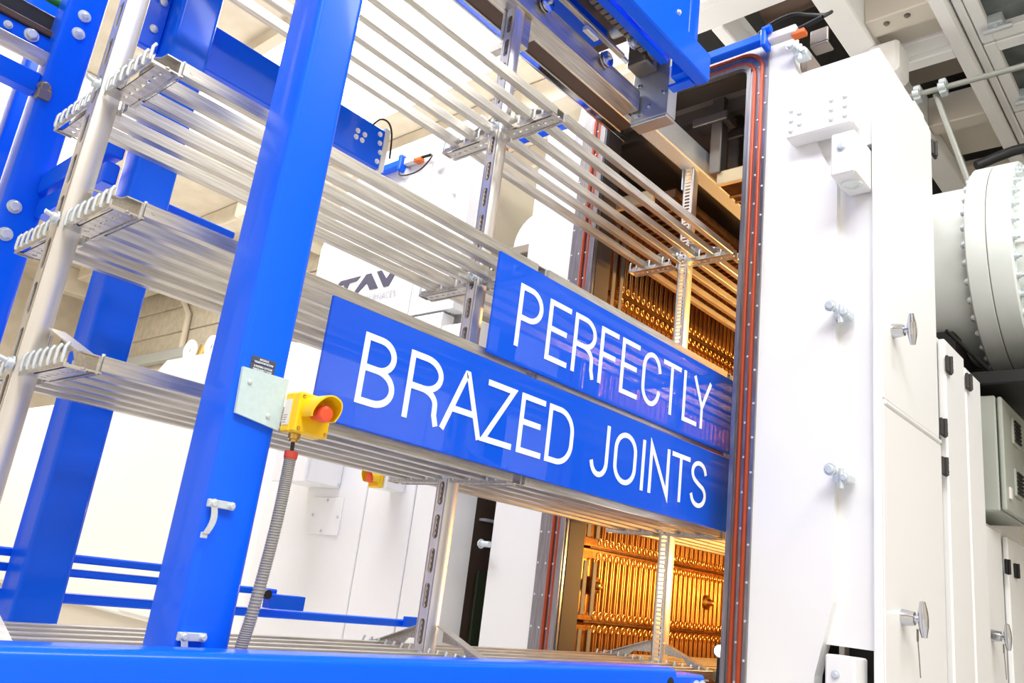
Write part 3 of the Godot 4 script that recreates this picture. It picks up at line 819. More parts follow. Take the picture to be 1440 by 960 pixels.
# ---------------------------------------------------------------- neighbouring white furnaces
func second_furnace() -> void:
	var f := thing("second_furnace", "white furnace standing left of the open one, closed door panels with a dark slanted logo", "furnace", Vector3(2.5, 0, -3.2))
	part("body", bx(2.56, 0.0, -3.95, 5.2, 3.66, -2.72), M.white, f)
	part("side_panel", bx(2.56, 0.0, -2.72, 5.2, 2.62, -2.50), M.brown, f, "side panel in the narrow gap, its shade painted brown")  # the gap's shade is put into this panel's brown colour
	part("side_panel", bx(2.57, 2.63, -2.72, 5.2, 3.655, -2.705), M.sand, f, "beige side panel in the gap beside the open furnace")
	part("corner_strip", bx(2.424, 0.0, -2.732, 2.56, 2.62, -2.485, 0.004), M.white, f)
	part("side_vent", bx(2.62, 0.9, -2.50, 3.0, 1.56, -2.485, 0.004), M.dark_green, f)
	part("gap_rail", bx(2.60, 1.765, -2.50, 3.3, 1.775, -2.46), M.zinc, f)
	part("door", MB.new().prism(V2([-2.982, 2.70, -2.672, 2.70, -2.672, 3.72, -2.982, 3.72]), 0, 2.42, 2.5), M.white, f)
	var d := part("door", MB.new().prism(V2([-3.85, 2.70, -2.988, 2.70, -2.988, 3.72, -3.55, 3.72, -3.83, 3.27, -3.85, 3.22]), 0, 2.42, 2.5), M.white, f)
	part("door", bx(2.42, 0.1, -3.06, 2.5, 2.69, -2.735, 0.004), M.white, f)
	var d2 := part("door", bx(2.42, 0.1, -3.90, 2.5, 2.69, -3.066, 0.004), M.white, f)
	for p in [[3.53, -3.19, 0.03], [3.50, -2.91, 0.034], [3.31, -2.78, 0.012]]:
		part("boss", MB.new().lathe([Vector2(p[2], 0), Vector2(p[2] * 0.9, 0.018), Vector2(0, 0.022)], Vector3(2.42, p[0], p[1]), Vector3.LEFT, 20), M.white, f)
	# logo
	for q in [[-3.627, 2.953, -3.592, 2.979, -3.423, 2.981, -3.450, 2.958, -3.512, 2.955, -3.530, 2.905, -3.572, 2.905, -3.552, 2.953],
			[-3.462, 2.886, -3.374, 2.982, -3.335, 2.982, -3.258, 2.889, -3.325, 2.889, -3.358, 2.932, -3.424, 2.886],
			[-3.289, 2.984, -3.250, 2.984, -3.200, 2.930, -3.150, 2.984, -3.112, 2.984, -3.172, 2.887, -3.212, 2.887],
			[-3.095, 2.984, -3.075, 2.984, -3.07, 2.970, -3.09, 2.970]]:
		part("logo_letter", MB.new().prism(V2(q), 0, 2.4165, 2.421), M.ink, d, "dark violet-grey logo lettering")
	text_on("VACUUM FURNACES", 0.034, Vector3(2.417, 2.838, -3.33), -PI / 2, M.pale_ink, d, 1.1)
	# control box, cover plate
	var cb := thing("control_box", "white control box on the lower door of the left furnace, just behind the grey conduit", "box", Vector3(2.3, 1.86, -3.34))
	part("body", bx(2.22, 1.86, -3.53, 2.42, 2.30, -3.27, 0.006), M.white, cb)
	part("lid", bx(2.205, 1.855, -3.535, 2.222, 2.30, -3.265, 0.004), M.white, cb)
	part("screw", MB.new().bolt(Vector3(2.405, 1.875, -3.27), Vector3(0, 0, 1), 0.006), M.zinc, cb)
	var cp := part("cover_plate", bx(2.412, 1.64, -3.46, 2.42, 1.815, -3.22, 0.002), M.white, d2)
	for q in [[1.80, -3.34], [1.728, -3.44], [1.725, -3.24], [1.655, -3.35]]:
		part("screw", MB.new().bolt(Vector3(2.412, q[0], q[1]), Vector3.LEFT, 0.006), M.zinc, cp)
	# small emergency stop on that furnace
	var e := thing("emergency_stop", "small distant emergency stop with yellow hood on the white furnace below the rails", "button", Vector3(2.36, 1.88, -2.95))
	part("box", bx(2.31, 1.848, -2.90, 2.42, 1.93, -2.80, 0.004), M.white, e)
	part("cover", bx(2.285, 1.848, -2.90, 2.31, 1.93, -2.82, 0.006), M.yellow, e)
	hood(e, Vector3(2.285, 1.888, -2.86), Vector3.LEFT, 0.040, 0.05)
	part("push_button", MB.new().lathe([Vector2(0.014, 0), Vector2(0.014, 0.012), Vector2(0.023, 0.014), Vector2(0.023, 0.028), Vector2(0.017, 0.034), Vector2(0, 0.036)], Vector3(2.285, 1.888, -2.86), Vector3.LEFT, 20), M.red, e)
	# switch bar on top of the doors
	var b := thing("switch_bar", "small blue bar with limit switch and looped cable on top of the closed furnace door", "bar", Vector3(2.38, 3.57, -3.25))
	part("bar", bx(2.37, 3.555, -3.46, 2.41, 3.595, -3.20, 0.004), M.blue, b)
	part("end_plate", bx(2.36, 3.525, -3.205, 2.415, 3.615, -3.18, 0.004), M.blue, b)
	part("switch_body", bx(2.38, 3.56, -3.18, 2.415, 3.60, -3.08, 0.004), M.paper, b)
	part("switch_tip", bx(2.38, 3.555, -3.10, 2.415, 3.575, -3.05, 0.003), M.orange, b)
	part("plug", MB.new().cyl(Vector3(2.40, 3.58, -3.06), Vector3(2.40, 3.575, -2.99), 0.008), M.black, b)
	part("cable", MB.new().tube(curve([Vector3(2.40, 3.575, -2.99), Vector3(2.38, 3.545, -2.955), Vector3(2.37, 3.49, -3.0), Vector3(2.37, 3.475, -3.08), Vector3(2.38, 3.50, -3.19), Vector3(2.39, 3.55, -3.22)], 6), 0.004, 6), M.black, b)
	# shelf bracket between the two furnaces
	var s := thing("bridge_beam", "short grey beam with a curved white gusset in the gap between the two furnaces", "beam", Vector3(2.7, 3.0, -2.5))
	part("beam", bx(2.57, 2.985, -2.71, 2.75, 3.03, -2.345, 0.004), M.tan, s)
	var gp := PackedVector2Array([Vector2(-2.345, 3.03), Vector2(-2.345, 3.20)])
	for i in 9:
		var a := deg_to_rad(90.0 * i / 8)
		gp.append(Vector2(-2.36 - 0.15 * sin(a), 3.20 - 0.155 * (1 - cos(a)) ) + Vector2(-0.0, 0))
	gp.append(Vector2(-2.66, 3.03))
	part("gusset", MB.new().prism(gp, 0, 2.60, 2.63), M.white, s)
	var b2 := thing("switch_bar", "short blue switch bar at the far upper corner of the open furnace mouth", "bar", Vector3(2.44, 3.5, -2.25))
	part("bar", bx(2.43, 3.50, -2.44, 2.47, 3.54, -2.12, 0.004), M.blue, b2)
	part("end_plate", bx(2.42, 3.475, -2.45, 2.475, 3.55, -2.435, 0.004), M.blue, b2)
	part("switch_body", bx(2.44, 3.50, -2.53, 2.47, 3.535, -2.45, 0.004), M.paper, b2)
	part("switch_tip", bx(2.44, 3.49, -2.55, 2.47, 3.51, -2.50, 0.003), M.orange, b2)
	# third enclosure with lifting eyes
	var g := thing("white_enclosure", "broad white machine enclosure filling the background behind the far blue post", "enclosure", Vector3(4.3, 0, -8))
	part("body", bx(3.32, 0.90, -12.5, 5.6, 2.86, -4.02, 0.02), M.white, g)
	part("plinth", bx(3.36, 0.0, -12.5, 5.6, 0.90, -4.02), M.beige, g)
	for z in [-5.2, -9.6]:
		part("panel", bx(3.305, 0.94, z - 2.0, 3.325, 2.82, z - 0.02, 0.004), M.white, g)
	var k := part("lid", MB.new().prism(V2([-8.0, 2.86, -7.55, 3.16, -5.6, 3.16, -5.6, 2.86]), 0, 3.35, 4.6), M.white, g)
	for z in [-7.35, -6.95]:
		var ring: Array = []
		for i in 20:
			var a := TAU * i / 20
			ring.append(Vector3(3.45, 3.27 + sin(a) * 0.075, z + cos(a) * 0.075))
		part("lifting_eye", MB.new().tube(ring, 0.028, 10, true).cyl(Vector3(3.45, 3.15, z), Vector3(3.45, 3.2, z), 0.05), M.white, k)
	part("valve", MB.new().cyl(Vector3(3.45, 3.2, -7.15), Vector3(3.45, 3.3, -7.12), 0.025), M.brass, k)
	solo("cable_tray", bx(5.9, 4.45, -16, 6.05, 4.62, -8.5, 0.01), M.zinc, "grey-blue cable tray running along the cream block wall", "tray")
	solo("wall_pipe", MB.new().tube([Vector3(6.0, 4.62, -13.1), Vector3(6.0, 5.25, -13.15), Vector3(6.0, 5.75, -13.7)], 0.05, 10), M.cream, "cream pipe bending up the block wall", "pipe")

func text_on(s: String, h: float, at: Vector3, turn: float, m: Material, par: Node, xs := 1.0) -> void:
	var tm := TextMesh.new()
	var sf := SystemFont.new()
	sf.font_names = PackedStringArray(["Droid Sans"])
	tm.font = sf
	tm.text = s
	tm.font_size = 32
	tm.pixel_size = h / 32.0 * 1.35
	tm.depth = 0.001
	tm.horizontal_alignment = HORIZONTAL_ALIGNMENT_CENTER
	var o := MeshInstance3D.new()
	o.mesh = tm
	o.material_override = m
	o.name = numbered("lettering", par)
	par.add_child(o, true)
	o.transform = Transform3D(Basis(Vector3.UP, turn) * Basis.from_scale(Vector3(xs, 1, 1)), at - world_of(par))

# half-round guard around a push button, open below
func hood(par: Node, c: Vector3, dir: Vector3, r: float, d: float) -> void:
	var u := dir.cross(Vector3.UP).normalized()
	var m := MB.new()
	var t := 0.0026
	var k := 26
	var pts: Array = []
	for i in k + 1:
		var a := deg_to_rad(-28.0 + 236.0 * i / k)
		var rad := u * cos(a) + Vector3.UP * sin(a)
		var dep: float = d * (0.62 + 0.38 * clamp(sin(a) * 0.9 + 0.35, 0.0, 1.0))
		pts.append([rad, dep])
	for i in k:
		var a: Vector3 = pts[i][0]
		var b: Vector3 = pts[i + 1][0]
		var da: Vector3 = dir * pts[i][1]
		var db: Vector3 = dir * pts[i + 1][1]
		for q in [[r, 1.0], [r - t, -1.0]]:
			m.tri(c + a * q[0], c + b * q[0], c + b * q[0] + db, a * q[1], b * q[1], b * q[1])
			m.tri(c + a * q[0], c + b * q[0] + db, c + a * q[0] + da, a * q[1], b * q[1], a * q[1])
		m.quad(c + a * r + da, c + b * r + db, c + b * (r - t) + db, c + a * (r - t) + da, dir)
	for e in [0, k]:
		var a: Vector3 = pts[e][0]
		m.quad(c + a * r, c + a * (r - t), c + a * (r - t) + dir * pts[e][1], c + a * r + dir * pts[e][1], Vector3.DOWN)
	part("hood", m, M.yellow, par)

# ---------------------------------------------------------------- the loading rack
const SHELF := [2.800, 2.313, 2.030, 1.754, 1.302]
const COLX := [0.487, 1.545, 2.62]

func rack() -> void:
	var r := thing("loading_rack", "long steel loading rack of slotted columns, perforated arms and parallel rails running into the furnace", "rack", Vector3(1.5, 1.2, -1.6))
	for ci in 3:
		var x: float = COLX[ci]
		var y0 := 1.15
		var y1 := 3.25
		var m := MB.new()
		var hs: Array = []
		x = [0.465, 1.529, 2.650][ci]
		if ci < 2:
			for k in 24:
				hs.append([0.05 + k * 0.0865, 0.031, 0.0090, true])
		else:
			for k in 140:
				hs.append([0.02 + k * 0.0148, 0.0042, 0.011, false])
		m.perforated(Vector3(x - 0.021, y0, -1.621), Vector3.UP, Vector3(0, 0, 1), Vector3.LEFT, y1 - y0, 0.040, 0.0025, hs)
		m.prism(V2([x - 0.021, -1.583, x - 0.021, -1.5805, x - 0.0195, -1.579, x + 0.018, -1.579, x + 0.020, -1.581, x + 0.020, -1.583]), 1, y0, y1, true)
		m.prism(V2([x - 0.021, -1.619, x - 0.021, -1.6215, x - 0.0195, -1.623, x + 0.018, -1.623, x + 0.020, -1.621, x + 0.020, -1.619]), 1, y0, y1, true)
		var c := part("column", m, M.column, r)
		if ci < 2:
			var lad := MB.new()
			for k in 150:
				lad.box(Vector3(x - 0.012, y0 + 0.01 + k * 0.0139, -1.612), Vector3(x - 0.0085, y0 + 0.017 + k * 0.0139, -1.590))
			lad.box(Vector3(x - 0.009, y0, -1.612), Vector3(x - 0.006, y1, -1.590))
			part("ladder_strip", lad, M.tan, c)
		part("column_plate", bx(x - 0.03, 3.14, -1.628, x + 0.04, 3.25, -1.6235, 0.002), M.zinc, c)
	# one arm (both sides of a column), shared by every column and shelf
	var arm := MB.new()
	var pins := MB.new()
	for s in [1.0, -1.0]:
		var hs: Array = []
		for k in 8:
			hs.append([0.028 + k * 0.0235, 0.0062, 0.0042, true])
		arm.perforated(Vector3(-0.036, -0.004, s * 0.03), Vector3(0, 0, s), Vector3(1, 0, 0), Vector3.DOWN, 0.195, 0.060, 0.003, hs)
		# tall tapered cheek on the far side of the arm, with a long window near its root
		var ck := V2([s * 0.028, -0.006, s * 0.225, -0.006, s * 0.225, 0.022, s * 0.20, 0.026, s * 0.028, 0.088, s * 0.028, 0.05, s * 0.10, 0.046, s * 0.125, 0.02, s * 0.10, 0.008, s * 0.028, 0.008])
		arm.prism(ck, 0, 0.014, 0.018)
		arm.prism(V2([s * 0.028, 0.086, s * 0.20, 0.025, s * 0.225, 0.022, s * 0.225, 0.0245, s * 0.20, 0.0275, s * 0.028, 0.0885]), 0, -0.012, 0.018)
		arm.box(Vector3(-0.036, -0.007, s * 0.028), Vector3(-0.033, 0.008, s * 0.225))
		arm.box(Vector3(-0.036, -0.007, min(s * 0.222, s * 0.226)), Vector3(0.0, -0.003, max(s * 0.222, s * 0.226)))
		for k in 7:
			var z: float = s * (0.036 + k * 0.0305)
			pins.tube([Vector3(-0.036, 0.0, z), Vector3(-0.0375, 0.006, z), Vector3(-0.037, 0.026, z), Vector3(-0.033, 0.034, z)], 0.0032, 7)
			pins.tube([Vector3(0.022, 0.0, z), Vector3(0.022, 0.03, z)], 0.003, 7)
	var arm_mesh := arm.mesh()
	var pin_mesh := pins.mesh()
	var bolt_m := MB.new().cyl(Vector3(0, 0, 0), Vector3(-0.026, 0.006, 0), 0.0045, 8).bolt(Vector3(-0.004, 0, 0), Vector3.LEFT, 0.010).mesh()
	# rails: one tube with a groove on its outer face
	var rail := {}
	for sg in [[0.508, 1.528], [1.572, 2.603], [2.655, 3.75]]:
		var rm := MB.new()
		var L: float = sg[1] - sg[0]
		var pr := V2([-0.0135, -0.0, -0.0135, 0.035, 0.0135, 0.035, 0.0135, 0.021, 0.0115, 0.019, 0.0115, 0.014, 0.0135, 0.012, 0.0135, 0.0])
		rm.t = Transform3D(Basis(Vector3.UP, PI / 2), Vector3.ZERO)
		rm.prism(V2([-0.011, 0.001, -0.011, 0.025, -0.010, 0.026, 0.010, 0.026, 0.011, 0.025, 0.011, 0.0165, 0.0098, 0.015, 0.0098, 0.011, 0.011, 0.0095, 0.011, 0.001, 0.010, 0.0, -0.010, 0.0]), 2, 0, L)
		rm.t = Transform3D.IDENTITY
		rm.cyl(Vector3(0.016, 0.013, 0.0095), Vector3(0.016, 0.013, 0.0117), 0.0042, 10)
		rail[sg] = rm.mesh()
	for si in SHELF.size():
		var y: float = SHELF[si]
		for x in COLX:
			var a := put("arm", arm_mesh, M.steel, r, Vector3(x, y, -1.6))
			put("pin_row", pin_mesh, M.zinc, a, Vector3(x, y, -1.6))
			put("arm_bolt", bolt_m, M.zinc, a, Vector3(x - 0.044, y + 0.012, -1.581))
		var si2 := 0
		for sg in rail:
			for k in 6:
				var z := -1.384 - k * 0.076 + (0.0 if si2 == 0 else (0.010 if si2 == 1 else -0.004))
				if si2 == 1 and k == 0: z = -1.382
				put("rail", rail[sg], M.steel, r, Vector3(sg[0], y, z))
			si2 += 1

# ---------------------------------------------------------------- blue steel frame
func post(label: String, x0: float, z0: float, x1: float, z1: float, y1: float, g := "blue frame posts") -> Node3D:
	var t := thing("frame_post", label, "post", Vector3((x0 + x1) / 2, 0, (z0 + z1) / 2), g)
	part("tube", MB.new().prism(rrect(x0, z0, x1, z1, 0.011, 5), 1, 0.012, y1, true), M.blue, t)
	part("base_plate", bx(x0 - 0.06, 0, z0 - 0.06, x1 + 0.06, 0.012, z1 + 0.06, 0.002), M.blue, t)
	return t

func frame() -> void:
	post("thick blue post in front of the rails, carrying the emergency stop and its grey plate", 0.647, -1.306, 0.738, -1.2, 4.2)
	post("blue post behind the rails, seen left of the emergency-stop post through the shelves", 0.659, -2.0, 0.757, -1.9, 4.2)
	var pb := post("blue post with two round bolts just left of the upright silver column", 0.53, -2.5, 0.63, -2.4, 4.2)
	for y in [2.87, 2.93]:
		part("bolt", MB.new().lathe([Vector2(0.018, 0), Vector2(0.018, 0.004), Vector2(0.010, 0.005), Vector2(0.009, 0.014), Vector2(0, 0.016)], Vector3(0.578 + (y - 2.87) * 0.02, y, -2.4), Vector3(0, 0, 1), 18), M.zinc, pb)
	part("bolt", MB.new().bolt(Vector3(0.56, 2.31, -2.4), Vector3(0, 0, 1), 0.014), M.zinc, pb)
	part("bolt", MB.new().bolt(Vector3(0.56, 2.23, -2.4), Vector3(0, 0, 1), 0.014), M.zinc, pb)
	post("dark blue post furthest left, half cut by the picture edge", 0.66, -3.42, 0.765, -3.3, 4.2)

	var bb := thing("base_beam", "wide glossy blue beam along the bottom in front of the rack", "beam", Vector3(0.6, 1.18, -1.1))
	var pf := PackedVector2Array()
	pf.append_array(rrect(-1.145, 1.18, -1.075, 1.369, 0.014, 5))
	part("tube", MB.new().prism(pf, 0, -1.2, 1.86, true), M.blue, bb)
	var lug := part("end_lug", bx(1.862, 1.20, -1.16, 2.03, 1.352, -1.09, 0.005), M.blue, bb)
	part("bore_disc", MB.new().cyl(Vector3(1.835, 1.335, -1.0755), Vector3(1.835, 1.335, -1.0735), 0.014, 18), M.dark, bb)  # flat dark disc painted as the shade inside a hole
	for q in [1.985, 2.015]:
		part("bolt", MB.new().bolt(Vector3(q, 1.325, -1.09), Vector3(0, 0, 1), 0.012), M.zinc, lug)

	solo("tie_beam", bx(-1.5, 1.437, -2.05, 1.07, 1.455, -2.004, 0.003), M.blue, "upper slim blue beam low behind the rack, left of the grey conduit", "beam", "slim low blue beams")
	var t2 := thing("tie_beam", "middle slim blue beam low behind the rack, ending in a folded cover right of the conduit", "beam", Vector3(0, 1.41, -2.02), "slim low blue beams")
	part("bar", bx(-1.5, 1.406, -2.05, 1.34, 1.423, -2.004, 0.003), M.blue, t2)
	part("end_cover", bx(1.29, 1.375, -1.99, 1.40, 1.412, -1.955, 0.002), M.blue, t2)
	part("end_knob", MB.new().cyl(Vector3(1.28, 1.41, -1.98), Vector3(1.28, 1.41, -1.955), 0.012), M.black, t2)
	var t3 := thing("tie_beam", "lowest slim blue beam behind the rack, running on to the middle silver column", "beam", Vector3(0, 1.36, -2.02), "slim low blue beams")
	part("bar", bx(-1.5, 1.349, -2.05, 1.86, 1.370, -2.004, 0.003), M.blue, t3)
	part("end_plate", bx(1.80, 1.352, -2.0, 1.90, 1.382, -1.985, 0.002), M.blue, t3)

	var pl := thing("plate_beam", "broad blue plate beam behind the upper rails with bolts and a cable at its end", "beam", Vector3(1.05, 2.73, -2.02))
	part("plate", bx(0.757, 2.735, -2.03, 1.405, 2.872, -2.0, 0.003), M.blue, pl)
	for q in [[1.300, 2.818], [1.328, 2.818], [1.298, 2.795], [1.322, 2.795], [1.385, 2.85], [1.39, 2.82], [1.392, 2.755], [1.398, 2.79]]:
		part("bolt", MB.new().bolt(Vector3(q[0], q[1], -2.0), Vector3(0, 0, 1), 0.0065), M.print, pl)
	part("edge_strip", bx(1.405, 2.73, -2.03, 1.425, 2.885, -2.0, 0.002), M.vessel, pl)
	part("cable", MB.new().tube(curve([Vector3(1.35, 2.865, -2.0), Vector3(1.37, 2.895, -1.99), Vector3(1.40, 2.895, -1.985), Vector3(1.42, 2.86, -1.985), Vector3(1.428, 2.78, -1.985)], 6), 0.003, 6), M.dark, pl)
	solo("thin_beam", bx(0.757, 2.313, -2.03, 0.985, 2.332, -2.0, 0.003), M.blue, "thin blue beam ending at a bolt beside the emergency-stop post", "beam")
	var br := thing("cross_brace", "blue channel brace running back between two posts behind the silver column", "brace", Vector3(0.64, 2.36, -2.2))
	part("channel", bx(0.60, 2.37, -2.4, 0.645, 2.43, -1.96, 0.004), M.blue, br)
	part("channel", bx(0.61, 2.30, -2.4, 0.645, 2.355, -1.96, 0.004), M.blue, br)
	var gs := thing("gusset_plate", "blue gusset plate with round bolts at the top beside the silver column", "plate", Vector3(0.62, 2.7, -1.99))
	part("plate", bx(0.585, 2.69, -2.0, 0.659, 3.3, -1.975, 0.004), M.blue, gs)
	for q in [[0.638, 2.83], [0.632, 2.745]]:
		part("bolt", MB.new().lathe([Vector2(0.011, 0), Vector2(0.011, 0.004), Vector2(0.006, 0.008), Vector2(0, 0.009)], Vector3(q[0], q[1], -1.975), Vector3(0, 0, 1), 14), M.zinc, gs)
	# left end of the frame
	var lb := thing("end_beam", "blue beam crossing behind the bolted post at the upper left", "beam", Vector3(0, 2.65, -2.44))
	part("tube", bx(-1.5, 2.655, -2.47, 0.53, 2.713, -2.42, 0.004), M.blue, lb)
	var cl := part("clip", bx(0.525, 2.63, -2.42, 0.56, 2.66, -2.385, 0.004).bolt(Vector3(0.54, 2.667, -2.40), Vector3(0, 0, 1), 0.014), M.mid_steel, lb)
	solo("steel_bar", bx(-1.5, 2.752, -2.46, 0.575, 2.784, -2.42, 0.003), M.steel, "bright flat steel bar above the blue end beam at the upper left", "bar")
	var ub := thing("end_plate", "blue plate with hex bolts behind the steel bar at the upper left", "plate", Vector3(0, 2.8, -2.47))
	part("plate", bx(-1.5, 2.785, -2.50, 0.56, 2.852, -2.47, 0.003), M.blue, ub)
	for q in [[0.425, 2.838, 0.009], [0.485, 2.842, 0.015], [0.555, 2.835, 0.009]]:
		part("bolt", MB.new().bolt(Vector3(q[0], q[1] - 0.01, -2.47), Vector3(0, 0, 1), q[2]), M.zinc, ub)
	solo("edge_rail", bx(-1.5, 2.852, -2.50, 0.57, 2.872, -2.46, 0.003), M.brown, "thin dark rail on the bolted plate at the upper left corner", "rail")
	solo("cable_chain", bx(-1.5, 2.885, -2.58, 0.56, 2.955, -2.52, 0.006), M.black, "black cable chain in the upper left corner", "chain")
	solo("green_cable", MB.new().tube([Vector3(-0.5, 3.0, -2.5), Vector3(0.56, 2.985, -2.5)], 0.012, 10), M.green, "green cable in the upper left corner", "cable")
	solo("back_plate", bx(-1.5, 3.0, -2.7, 0.60, 3.6, -2.66, 0.004), M.blue, "blue back plate at the very top of the upper left corner", "plate")

# ---------------------------------------------------------------- overhead carriage
func carriage() -> void:
	var c := thing("overhead_carriage", "overhead conveyor carriage with steel hanger channel, chain, rollers and bright blue drive beam", "conveyor", Vector3(1.5, 3.3, -1.5))
	part("hanger_channel", MB.new().hollow(rrect(-1.638, 3.25, -1.566, 3.335, 0.006, 3), rrect(-1.632, 3.256, -1.572, 3.329, 0.004, 3), 0, -0.5, 2.19), M.steel, c)
	part("drive_beam", bx(-0.5, 3.282, -1.336, 2.21, 3.395, -1.286, 0.006), M.blue, c)
	part("beam_flange", bx(-0.5, 3.372, -1.402, 2.13, 3.386, -1.336, 0.002), M.blue, c)
	part("side_sheet", bx(0.6, 3.395, -1.312, 2.07, 4.1, -1.300, 0.002), M.blue, c)
	for q in [[1.93, 3.52], [2.0, 3.44], [1.80, 3.60]]:
		part("bolt", MB.new().bolt(Vector3(q[0], q[1], -1.300), Vector3(0, 0, 1), 0.008), M.zinc, c)
	part("upright", MB.new().prism(rrect(2.13, -1.40, 2.20, -1.338, 0.008, 3), 1, 3.30, 4.3, true), M.blue, c)
	part("foot_bracket", bx(2.165, 3.285, -1.43, 2.205, 3.298, -1.34, 0.002), M.blue, c)
	part("inner_rail", bx(-0.5, 3.405, -1.478, 2.18, 3.50, -1.440, 0.004), M.blue, c)
	part("inner_rail", bx(-0.5, 3.46, -1.43, 2.0, 3.50, -1.41, 0.003), M.blue, c)
	for k in 6:
		part("slot_plug", bx(0.9 + k * 0.2, 3.44, -1.479, 0.912 + k * 0.2, 3.452, -1.4775), M.print, c)
	var ch := MB.new()
	for k in 80:
		ch.box(Vector3(-0.3 + k * 0.03, 3.418, -1.512), Vector3(-0.279 + k * 0.03, 3.440, -1.488), 0.003)
		ch.cyl(Vector3(-0.275 + k * 0.03, 3.429, -1.514), Vector3(-0.275 + k * 0.03, 3.429, -1.486), 0.006, 8)
	part("chain", ch, M.mid_steel, c)
	part("chain_guide", bx(-0.5, 3.442, -1.525, 2.15, 3.47, -1.485, 0.002), M.black, c)
	part("guide_rail", bx(-0.5, 3.36, -1.545, 2.02, 3.374, -1.525, 0.002), M.steel, c)
	part("guide_rail", bx(-0.5, 3.38, -1.562, 2.08, 3.394, -1.548, 0.002), M.zinc, c)
	part("back_beam", bx(-0.5, 3.42, -1.70, 1.98, 3.47, -1.58, 0.004), M.blue, c)
	for x in [1.613, 1.951, 1.27, 0.93]:
		var ro := part("roller", MB.new().lathe([Vector2(0.0, 0), Vector2(0.012, 0), Vector2(0.012, 0.004), Vector2(0.026, 0.004), Vector2(0.030, 0.007), Vector2(0.030, 0.013), Vector2(0.023, 0.014), Vector2(0.023, 0.018), Vector2(0.028, 0.019), Vector2(0.028, 0.024), Vector2(0.010, 0.025), Vector2(0, 0.025)], Vector3(x, 3.318, -1.566), Vector3(0, 0, 1), 22), M.chrome, c)
		part("axle", MB.new().cyl(Vector3(x, 3.318, -1.545), Vector3(x, 3.318, -1.530), 0.006), M.zinc, ro)
	part("cover_plate", bx(-0.5, 3.54, -1.76, 2.14, 3.55, -1.42, 0.002), M.brown, c, "dark sheet added above the chain")  # added backing that makes the carriage clutter read dark
	part("latch", bx(1.80, 3.335, -1.55, 1.87, 3.355, -1.528, 0.003), M.zinc, c)
	# end bracket with its bolts
	var eb := part("end_bracket", bx(2.200, 3.21, -1.605, 2.206, 3.47, -1.452, 0.001), M.bracket, c, "zinc end bracket with bolts")
	part("bracket_flange", bx(2.200, 3.198, -1.605, 2.265, 3.210, -1.452, 0.002), M.bracket, eb)
	part("bracket_side", bx(2.200, 3.21, -1.455, 2.26, 3.40, -1.449, 0.001), M.bracket, eb)
	for q in [[3.23, -1.575], [3.262, -1.53], [3.30, -1.468], [3.36, -1.575]]:
		part("bolt", MB.new().bolt(Vector3(2.2, q[0], q[1]), Vector3.LEFT, 0.008), M.chrome, eb)
	part("motor_block", bx(2.12, 3.40, -1.59, 2.20, 3.52, -1.50, 0.006), M.mid_steel, c)
	part("sprocket", MB.new().lathe([Vector2(0.01, 0), Vector2(0.045, 0), Vector2(0.05, 0.006), Vector2(0.045, 0.012), Vector2(0.022, 0.013), Vector2(0.022, 0.03), Vector2(0, 0.03)], Vector3(2.06, 3.47, -1.53), Vector3(0, 0, 1), 18), M.chrome, c)
	part("sprocket", MB.new().lathe([Vector2(0.01, 0), Vector2(0.03, 0), Vector2(0.034, 0.005), Vector2(0.03, 0.010), Vector2(0.0, 0.012)], Vector3(2.13, 3.44, -1.49), Vector3(0, 0, 1), 16), M.mid_steel, c)
	part("gear_hub", MB.new().cyl(Vector3(1.98, 3.45, -1.56), Vector3(1.98, 3.45, -1.50), 0.022, 16).bolt(Vector3(2.02, 3.41, -1.50), Vector3(0, 0, 1), 0.016), M.zinc, c)
	# far half of the hanger: brown trough and polished strip
	part("trough", bx(-0.5, 3.285, -1.735, 2.32, 3.30, -1.66, 0.002), M.brown, c, "brown steel trough")
	part("trough_lip", bx(-0.5, 3.272, -1.665, 2.32, 3.30, -1.658, 0.002), M.steel, c)
	part("trough_lip", bx(-0.5, 3.28, -1.742, 2.32, 3.30, -1.735, 0.002), M.steel, c)
	part("polished_strip", bx(-0.5, 3.318, -1.81, 2.44, 3.346, -1.80, 0.002), M.chrome, c)
	for x in COLX:
		if x < 2.3:
			part("hanger_block", bx(x + 0.006, 3.14, -1.618, x + 0.045, 3.25, -1.585, 0.003), M.steel, c)
			part("cross_piece", bx(x + 0.10, 3.255, -1.83, x + 0.13, 3.285, -1.64, 0.003), M.steel, c)

# ---------------------------------------------------------------- lettered boards
# strokes of a light condensed capital alphabet, x and y run from 0 to 1
func arc(cx: float, cy: float, rx: float, ry: float, a0: float, a1: float, k := 14) -> Array:
	var o: Array = []
	for i in k + 1:
		var a := deg_to_rad(lerp(a0, a1, float(i) / k))
		o.append(Vector2(cx + cos(a) * rx, cy + sin(a) * ry))
	return o

